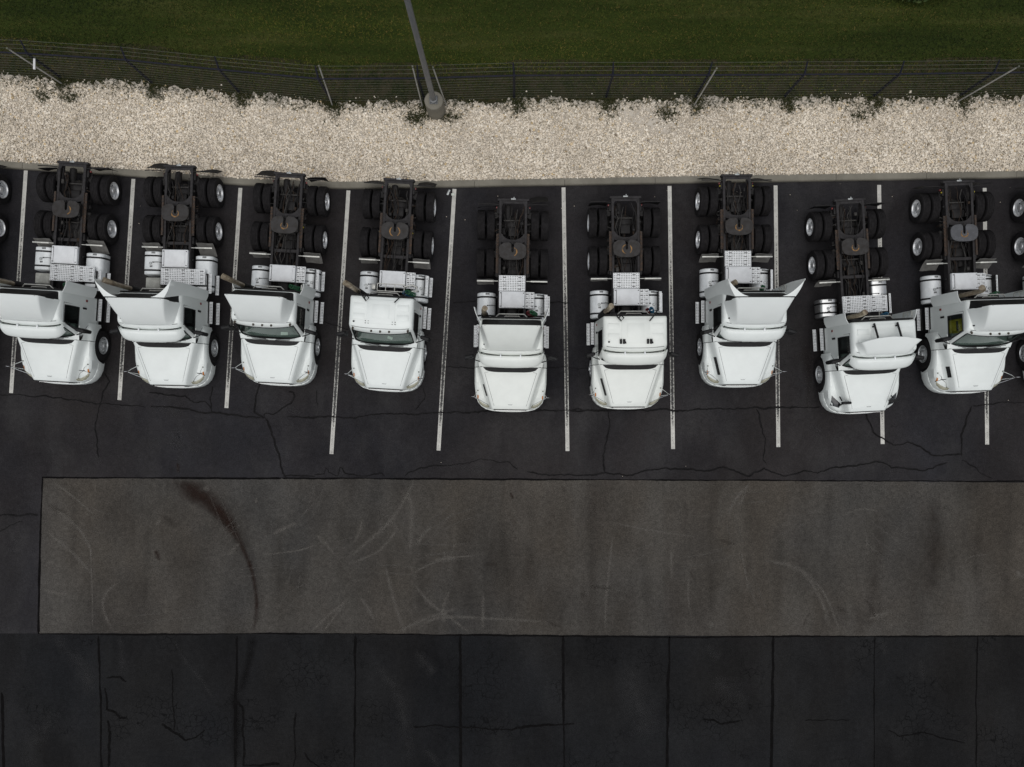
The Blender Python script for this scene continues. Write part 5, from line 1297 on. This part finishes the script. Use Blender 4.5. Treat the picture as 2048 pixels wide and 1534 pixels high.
GROUP = 'white tractor units parked in a row'
def build_truck(c):
    n = c['n']; a = R(c['ang']); fw = c['fwy']
    # world place: the coupling plate centre (x) and the nose (y) fix the origin
    ox = c['x'] + math.sin(a) * fw; oy = c['y']
    root = bpy.data.objects.new('tractor_unit', None); COL.objects.link(root); root.location = (ox, oy, 0.0); root.rotation_euler = (0, 0, a)
    tag(root, c['label'], 'truck', GROUP)
    P = M[c.get('paint', 'paint')]; pk = c.get('paint', 'paint'); mid = c['mid']; ax1, ax2 = mid - .66, mid + .66; yend = ax2 + .74
    K = lambda name, key, fn, **k: obj(name, cached(key, fn), root, **k)
    # cab ---------------------------------------------------------------
    hood = K('hood', 'hood' + pk, lambda: mk_hood(P))
    H = lambda name, key, fn: obj(name, cached(key, fn), hood)
    H('hood_badge', 'badge', mk_badge); H('cowl_grille', 'cowl', mk_cowl)
    gr = H('grille', 'grille', mk_grille)
    for s in (-1, 1):
        if c.get('new'): H('headlight', 'hln%d' % s, lambda: mk_headlight_new(s))
        else: H('headlight', 'hl%d' % s, lambda: mk_headlight(s, M['lens'])); H('turn_signal', 'ts%d' % s, lambda: mk_turn(s))
        if c.get('new'): H('hood_mirror', 'pad%d' % s, lambda: mk_paddle(s))
        else:
            sw = c.get('sw', 0.0); q = '%d_%.2f' % (s, sw)
            H('mirror_bracket', 'hm' + q, lambda: mk_hoodmirror(s, sw)); H('hood_mirror', 'hh' + q, lambda: mk_hoodmirror_head(s, sw)); H('mirror_foot', 'hf%d' % s, lambda: mk_hoodmirror_foot(s))
    if c.get('vent'): H('hood_vent', 'vent%s' % (c['vent'],), lambda: mk_vent(*c['vent']))
    for s in (-1, 1): H('hood_crease', 'hcr%d' % s, lambda: mk_hoodcrease(s)); H('hood_seam', 'hseam%d' % s, lambda: mk_hoodseam(s))
    for k in range(6): obj('grille_slat', cached('gsl', mk_grille_slat), root, (0, 0, .88 + .075 * k))
    K('cowl_panel', 'cowlp' + pk, lambda: mk_cowl_panel(P))
    K('bumper', 'bumper' + pk, lambda: mk_bumper(P))
    shell = K('cab_shell', 'shell' + pk, lambda: mk_shell(P)); obj('roof_seam', cached('rseam', mk_roofseam), shell)
    for kind in ('front', 'left', 'right', 'rear'):
        w_ = obj('windscreen' if kind == 'front' else 'window', cached('gl' + kind, lambda: mk_glass(kind)), root); obj('window_seal', cached('se' + kind, lambda: mk_seal(kind)), w_)
    for s in (-1, 1):
        K('fender', 'fend%d%s' % (s, pk), lambda: mk_fender(s, P)); obj('door_seam', cached('dg%d' % s, lambda: mk_door_gap(s)), shell); obj('door_handle', cached('dh%d' % s, lambda: mk_handle(s)), shell); obj('side_marker', cached('sm%d' % s, lambda: mk_sidelight(s)), shell)
        dm = K('door_mirror', 'dm%d' % s, lambda: mk_mirror(s, P)); obj('mirror_arm', cached('ma%d' % s, lambda: mk_mirror_arm(s)), dm); K('wiper', 'wp%d' % s, lambda: mk_wiper(s))
    K('interior', 'int', mk_interior)
    if c.get('paper'): obj('dash_papers', mk_papers(n), root)
    if c.get('yellow'): obj('seat_frame', cached('yel', mk_yellow), root)
    if c.get('visor'):
        v = K('sun_visor', 'vis' + pk, lambda: mk_visor(P))
        for x in (-.32, .30): obj('visor_bracket', cached('vb%.2f' % x, lambda: mk_bracket(x)), v)
    else:
        for x in (-.86, -.28, 0, .28, .86):
            obj('marker_light', cached('mk', mk_marker), root, (x, 1.755 + .07 * abs(x) ** 2, interp(1.755, [(1.72, 2.83), (1.80, 2.885)]) - .012 - .012 * abs(x) ** 3), (R(-32), 0, 0))
    f = c['fair']
    if f == 'full' or f == 'wide':
        K('roof_fairing', 'fair' + pk, lambda: mk_fairing(M['fair'] if pk == 'paint' else P)); K('fairing_frame', 'frim', mk_fairing_rim); K('fairing_shadow', 'fshadow', mk_fairing_shadow)
    elif f == 'short':
        K('roof_fairing', 'fshort', lambda: mk_fairing(M['fair'], 1.78, 2.30, .42, .62, .92, .72, .95, sag=.14)); K('roof_panel', 'ribs' + pk, lambda: mk_ribs(P))
        for x in (-.36, .36):
            mb = MB(); mb.rbox((x, 2.52, 3.10), (.05, .52, .06), .012, 2, Matrix.Rotation(R(-24), 3, 'X')); mb.rbox((x - .03, 2.66, 3.0), (.05, .05, .12), .01)
            K('fairing_strut', 'fst%.2f' % x, lambda: mb.mesh('fairing_strut', M['black']))
    else:
        K('roof_panel', 'ribs' + pk, lambda: mk_ribs(P))
        for s in (-1, 1): K('fairing_arm', 'farm%d' % s, lambda: mk_roofarm(s))
        for x in (-.42, .42):
            if f == 'bolts': K('roof_bolts', 'rb%.2f' % x, lambda: mk_bolts(x))
            else: K('roof_mount', 'rm%.2f' % x, lambda: mk_roofblock(x))
    if n != 8: K('antenna_base', 'ant', mk_antenna)
    if c['ext']:
        top, ear = c['ext']
        for s in (-1, 1):
            ex = K('side_extender', 'ext%d_%.2f%d' % (s, top, ear), lambda: mk_extender(s, M['fair'], top, ear))
            if s > 0 and top > 2: obj('extender_brace', cached('exb%d' % s, lambda: mk_ext_rail(s)), ex)
    K('grab_rail', 'brail', mk_backrail); K('cab_back', 'bpanel', mk_backpanel); K('rear_roof_bar', 'rrb', mk_rear_bar)
    st = K('exhaust_muffler', 'muf', mk_muffler); obj('stack_pipe', cached('stk' + c['stack'], lambda: mk_stack(c['stack'])), st)
    for k_, col in enumerate(c.get('hose', ['hosegreen'])): obj('air_hose', mk_hose(col, n * 3 + k_), root, (.10 * k_, .02 * k_, .1 * k_))
    # chassis -------------------------------------------------------------
    for s in (-1, 1):
        K('frame_rail', 'rail%d_%.2f' % (s, yend), lambda: mk_rail(s, yend)); K('tow_loop', 'hook%d' % s, lambda: mk_hook(s), loc=(0, yend, 0)) if n in (1, 2, 4, 7) else None
        K('tail_light', 'tail%d' % s, lambda: mk_tail(s), loc=(0, yend - .12, 0))
        K('slide_rail', 'slide%d' % s, lambda: mk_slide(s), loc=(0, fw, 0))
    K('end_crossmember', 'endx', mk_endcross, loc=(0, yend, 0)); K('plate_light', 'pl', mk_platelight, loc=(0, yend, 0))
    for y in [mid - 1.17]: K('crossmember', 'cross', mk_cross, loc=(0, y, 0))
    K('saddle_plate', 'saddle', mk_saddle, loc=(0, fw, 0))
    fo = K('coupling_plate', 'fw' + c.get('fwm', 'grease'), lambda: mk_fifth(M[c.get('fwm', 'grease')]), loc=(0, fw, 0))
    obj('grease_ring', cached('jaw', lambda: mk_fifth_ring(-230, 50, .115)), fo) if n in (2, 3, 7, 8, 9) else None
    if c.get('ring'):
        for q in c['ring']: obj('grease_ring', cached('ring%s' % (q,), lambda: mk_fifth_ring(*q)), fo)
    K('coupling_base', 'fwb', mk_fifth_base, loc=(0, fw, 0))
    for y in (ax1, ax2): K('drive_axle', 'axle', lambda: mk_axle(0), loc=(0, y, 0)); K('torque_rod', 'trod', lambda: mk_axlebar(0), loc=(0, y, 0))
    obj('air_lines', mk_lines(mid, 40 + n), root)
    for s in (-1, 1):
        for y in (ax1 - .42, mid, ax2 + .42): K('spring_hanger', 'hang%d' % s, lambda: mk_hanger(s), loc=(0, y, 0))
        for y in (ax1, ax2): K('brake_chamber', 'bch%d' % s, lambda: mk_chamber(s), loc=(0, y + .34, 0))
    K('driveshaft', 'drv%.2f' % mid, lambda: mk_drive(3.2, ax1))
    for x, y in ((.16, mid - 1.0), (-.18, ax2 + .45)): K('air_tank', 'at%.2f' % x, lambda: mk_airtank(x, 0), loc=(0, y - .1, 0))
    if n in (3, 4, 7, 9):
        for s in (-1, 1): K('brake_cap', 'bc%d' % s, lambda: mk_yellowcap(s, 0), loc=(0, (fw if n in (3, 4) else ax2 + .42), 0))
    for s in (-1, 1):
        for y in (ax1, ax2):
            wheel(root, s * 1.080, y, s, 'outer'); wheel(root, s * .745, y, s, 'inner')
        wheel(root, s * 1.045, STEER, s, 'front')
    mb0 = 'faxle'
    def faxle():
        m_ = MB(); m_.rbox((0, 0, .42), (1.7, .12, .12), .03)
        for s in (-1, 1): m_.rbox((s * .43, .1, .58), (.09, 1.2, .06), .02)
        m_.rbox((0, -.2, .95), (.8, 1.2, .7), .1); return m_.mesh('engine_block', M['frame'])
    K('engine_block', mb0, faxle, loc=(0, STEER, 0))
    rr_ = random.Random(n * 7 + 1)
    for s in (-1, 1):
        tw = round(rr_.uniform(-.08, .22), 2); K('rear_mudflap', 'rf%d%.2f' % (s, tw), lambda: mk_rearflap(s, tw), loc=(0, ax2 + .60, 0), rot=(0, 0, R(rr_.uniform(-5, 5)))); K('flap_hanger', 'fh%d' % s, lambda: mk_flapbar(s), loc=(0, ax2 + .61, 0))
        yb = ax1 - .67; tl = c.get('tilt', (.12, .12))[0 if s < 0 else 1]; fm = 'flapb' if (n == 5 and s > 0) else 'flap'
        K('front_mudflap', 'ff%d%.2f%s' % (s, tl, fm), lambda: mk_frontflap(s, tl, fm), loc=(0, yb, 0)); K('flap_bar', 'fb%d' % s, lambda: mk_brightbar(s), loc=(0, yb, 0))
    # tanks -----------------------------------------------------------------
    for s, (y0, y1) in ((-1, c['tankL']), (1, c['tankR'])):
        kd = c['tk']; m_ = M['tankalu'] if n == 8 else M['tank']
        t = K('fuel_tank', 'tank%d%.2f%.2f%s%d' % (s, y0, y1, kd, n == 8), lambda: mk_tank(s, y0, y1, kd, m_))
        for y in (y1 - .16, y0 + .15): obj('tank_strap', cached('strap%d%.2f%s' % (s, y, kd), lambda: mk_strap(s, y, kd)), t)
        ym = (y0 + y1) / 2; dx = -s * .06 if s > 0 else -.10
        obj('fuel_cap', mk_cap(s, ym - .02, .08 if s > 0 else -.04), t); obj('tank_label', mk_tanklabel(s, y1 - .06, .04, kd, .13, .06), t); obj('tank_label', mk_tanklabel(s, ym - .12, -.02, kd, .09, .06), t); obj('fuel_line', mk_tankpipe(s, ym + .02), t)
    # boxes and plates --------------------------------------------------------
    for (x, y, w, d, z) in c['plates']:
        o = obj('tread_plate', cached('perf%.2f_%.2f' % (w, d), lambda: mk_perf(w, d)), root, (x, y, z)); obj('grip_strip', cached('slots%.2f_%.2f' % (w, d), lambda: mk_perfslots(w, d)), o)
    if c.get('box'):
        y0, y1 = c['box']; w = .86; bo = obj('storage_box', cached('wb%.2f' % (y1 - y0), lambda: mk_white_box(w, y1 - y0)), root, (0, (y0 + y1) / 2, .095)); obj('box_latch', cached('wl%.2f' % (y1 - y0), lambda: mk_box_latch(w, y1 - y0)), bo)
    if c.get('bat'): K('battery_box', 'bat', mk_small_box, loc=(-.80, c['bat'], 0))
    if c.get('rack'): K('pipe_rack', 'rack', mk_rack, loc=(0, 3.36, 0))
    # steps: two levels below each door, and a pair beside the right tank
    for s in (-1, 1):
        for x, z in ((1.115, .80), (1.225, .46)):
            q = obj('step_tread', cached('step.74', lambda: mk_step(.74)), root, (s * x, 2.46, z)); obj('step_bracket', cached('sb.74%d' % s, lambda: mk_step_frame(.74, s)), q)
        K('step_well', 'well%d' % s, lambda: mk_skirt(s, 2.05, 2.88))
    if n != 8 or True:
        ys = c.get('step2', 3.46)
        for x, z in ((1.135, 1.00), (1.235, .60)):
            q = obj('step_tread', cached('step.66', lambda: mk_step(.66)), root, (x, ys, z)); obj('step_bracket', cached('sb.66', lambda: mk_step_frame(.66, 1)), q)
    return root

LONG = dict(mid=5.95, fwy=5.75, tankL=(3.70, 4.50), tankR=(3.20, 4.38), tk='square', box=(3.93, 4.52), bat=3.42, stack='bent',
            plates=[(-.02, 3.63, .92, .55, 1.055), (.72, 3.63, .54, .52, 1.055)], tilt=(.30, .36), step2=3.42)
SHORT = dict(mid=5.62, fwy=5.27, tankL=(2.98, 3.92), tankR=(2.98, 3.90), tk='round', box=(3.37, 3.93), stack='straight', plates=[(.60, 3.65, .28, .54, 1.05)], step2=3.52)
PLATE5 = [(.0, 4.21, .86, .52, 1.075), (.60, 3.65, .28, .54, 1.05)]
TR = [
 dict(LONG, n=0, x=-18.75, y=.62, ang=-3.6, fair='full', ext=(2.85, 0), visor=1, hose=['hoseblue'], label='white truck mostly cut off by the left edge, only rear wheels showing'),
 dict(LONG, n=1, x=-14.90, y=.56, ang=-3.1, fair='full', ext=(2.85, 0), visor=1, ring=[(-70, 60, .16)], hose=['hosegreen'], label='leftmost white truck whose cab is cut by the photo edge, beige box by its tank'),
 dict(LONG, n=2, x=-11.25, y=.43, ang=-1.2, fair='full', ext=(3.86, 1), visor=1, hose=['hosered'], label='second white truck from the left with flared fairing tips over a sun visor'),
 dict(SHORT, n=3, x=-7.60, y=.51, ang=-3.1, fair='full', ext=(2.55, 0), stack='bent', tilt=(.10, .26), hose=['hosegreen'], paper=1, label='third white truck from the left, roof fairing, five marker lights and no visor'),
 dict(SHORT, n=4, x=-3.91, y=.31, ang=-3.3, fair='bolts', ext=None, stack='bent', ring=[(-60, 60, .165), (120, 250, .165)], tilt=(.10, .24), hose=['hoseblue', 'hosegreen'], rack=1, paper=1, label='white truck with bare ribbed roof, five marker lights and clear windscreen'),
 dict(SHORT, n=5, x=.02, y=-.38, ang=-.9, fair='full', ext=(3.55, 0), visor=1, paint='paint2', ring=[(-70, 70, .14)], tilt=(.10, .06), hose=['hosered', 'hosegreen'], vent=(.42, .80), label='middle truck with creamy white roof fairing and a dark right front mudflap', plates=PLATE5),
 dict(SHORT, n=6, x=3.83, y=-.29, ang=.3, fair='blocks', ext=None, stack='straight', visor=1, paint='paint2', ring=[(100, 260, .15), (-50, 50, .16)], vent=(.36, .92), tilt=(-.14, -.10), hose=['hosered', 'hoseblue'], sw=.08, plates=PLATE5, label='white truck with bare ribbed roof, sun visor and two black roof mounts'),
 dict(SHORT, n=7, x=7.58, y=.45, ang=.1, fair='full', ext=(3.86, 1), stack='cut', visor=1, vent=(.30, .88), tilt=(.20, .20), hose=['hosegreen'], sw=.05, plates=PLATE5, label='white truck with flared fairing tips and green hose, third from the right'),
 dict(SHORT, n=8, x=11.46, y=-.44, ang=2.8, mid=5.69, fwy=5.49, fair='short', ext=(2.70, 0), visor=1, new=1, tk='square', tankL=(3.20, 3.82), tankR=(3.42, 4.36), box=None, stack='straight', tilt=(.14, .14), hose=['hoseblue'],
      plates=[(-.0, 3.57, .90, .56, 1.06), (.74, 3.57, .56, .54, 1.06)], step2=3.56, label='white truck with dark headlights and a small low fairing, second from the right'),
 dict(SHORT, n=9, x=15.10, y=.24, ang=1.6, fair='full', ext=(2.62, 0), stack='bent', fwm='greaseblue', yellow=1, vent=(.44, .80), tilt=(.30, .26), hose=['hosegreen'], label='rightmost whole white truck with yellow frame seen through the side window'),
 dict(SHORT, n=10, x=18.62, y=.26, ang=1.4, fair='bolts', ext=None, label='white truck almost wholly cut off by the right edge, wheels and nose showing'),
]
for c in TR: build_truck(c)
print('objects', len(bpy.data.objects), 'tris', sum(len(m.polygons) for m in bpy.data.meshes))
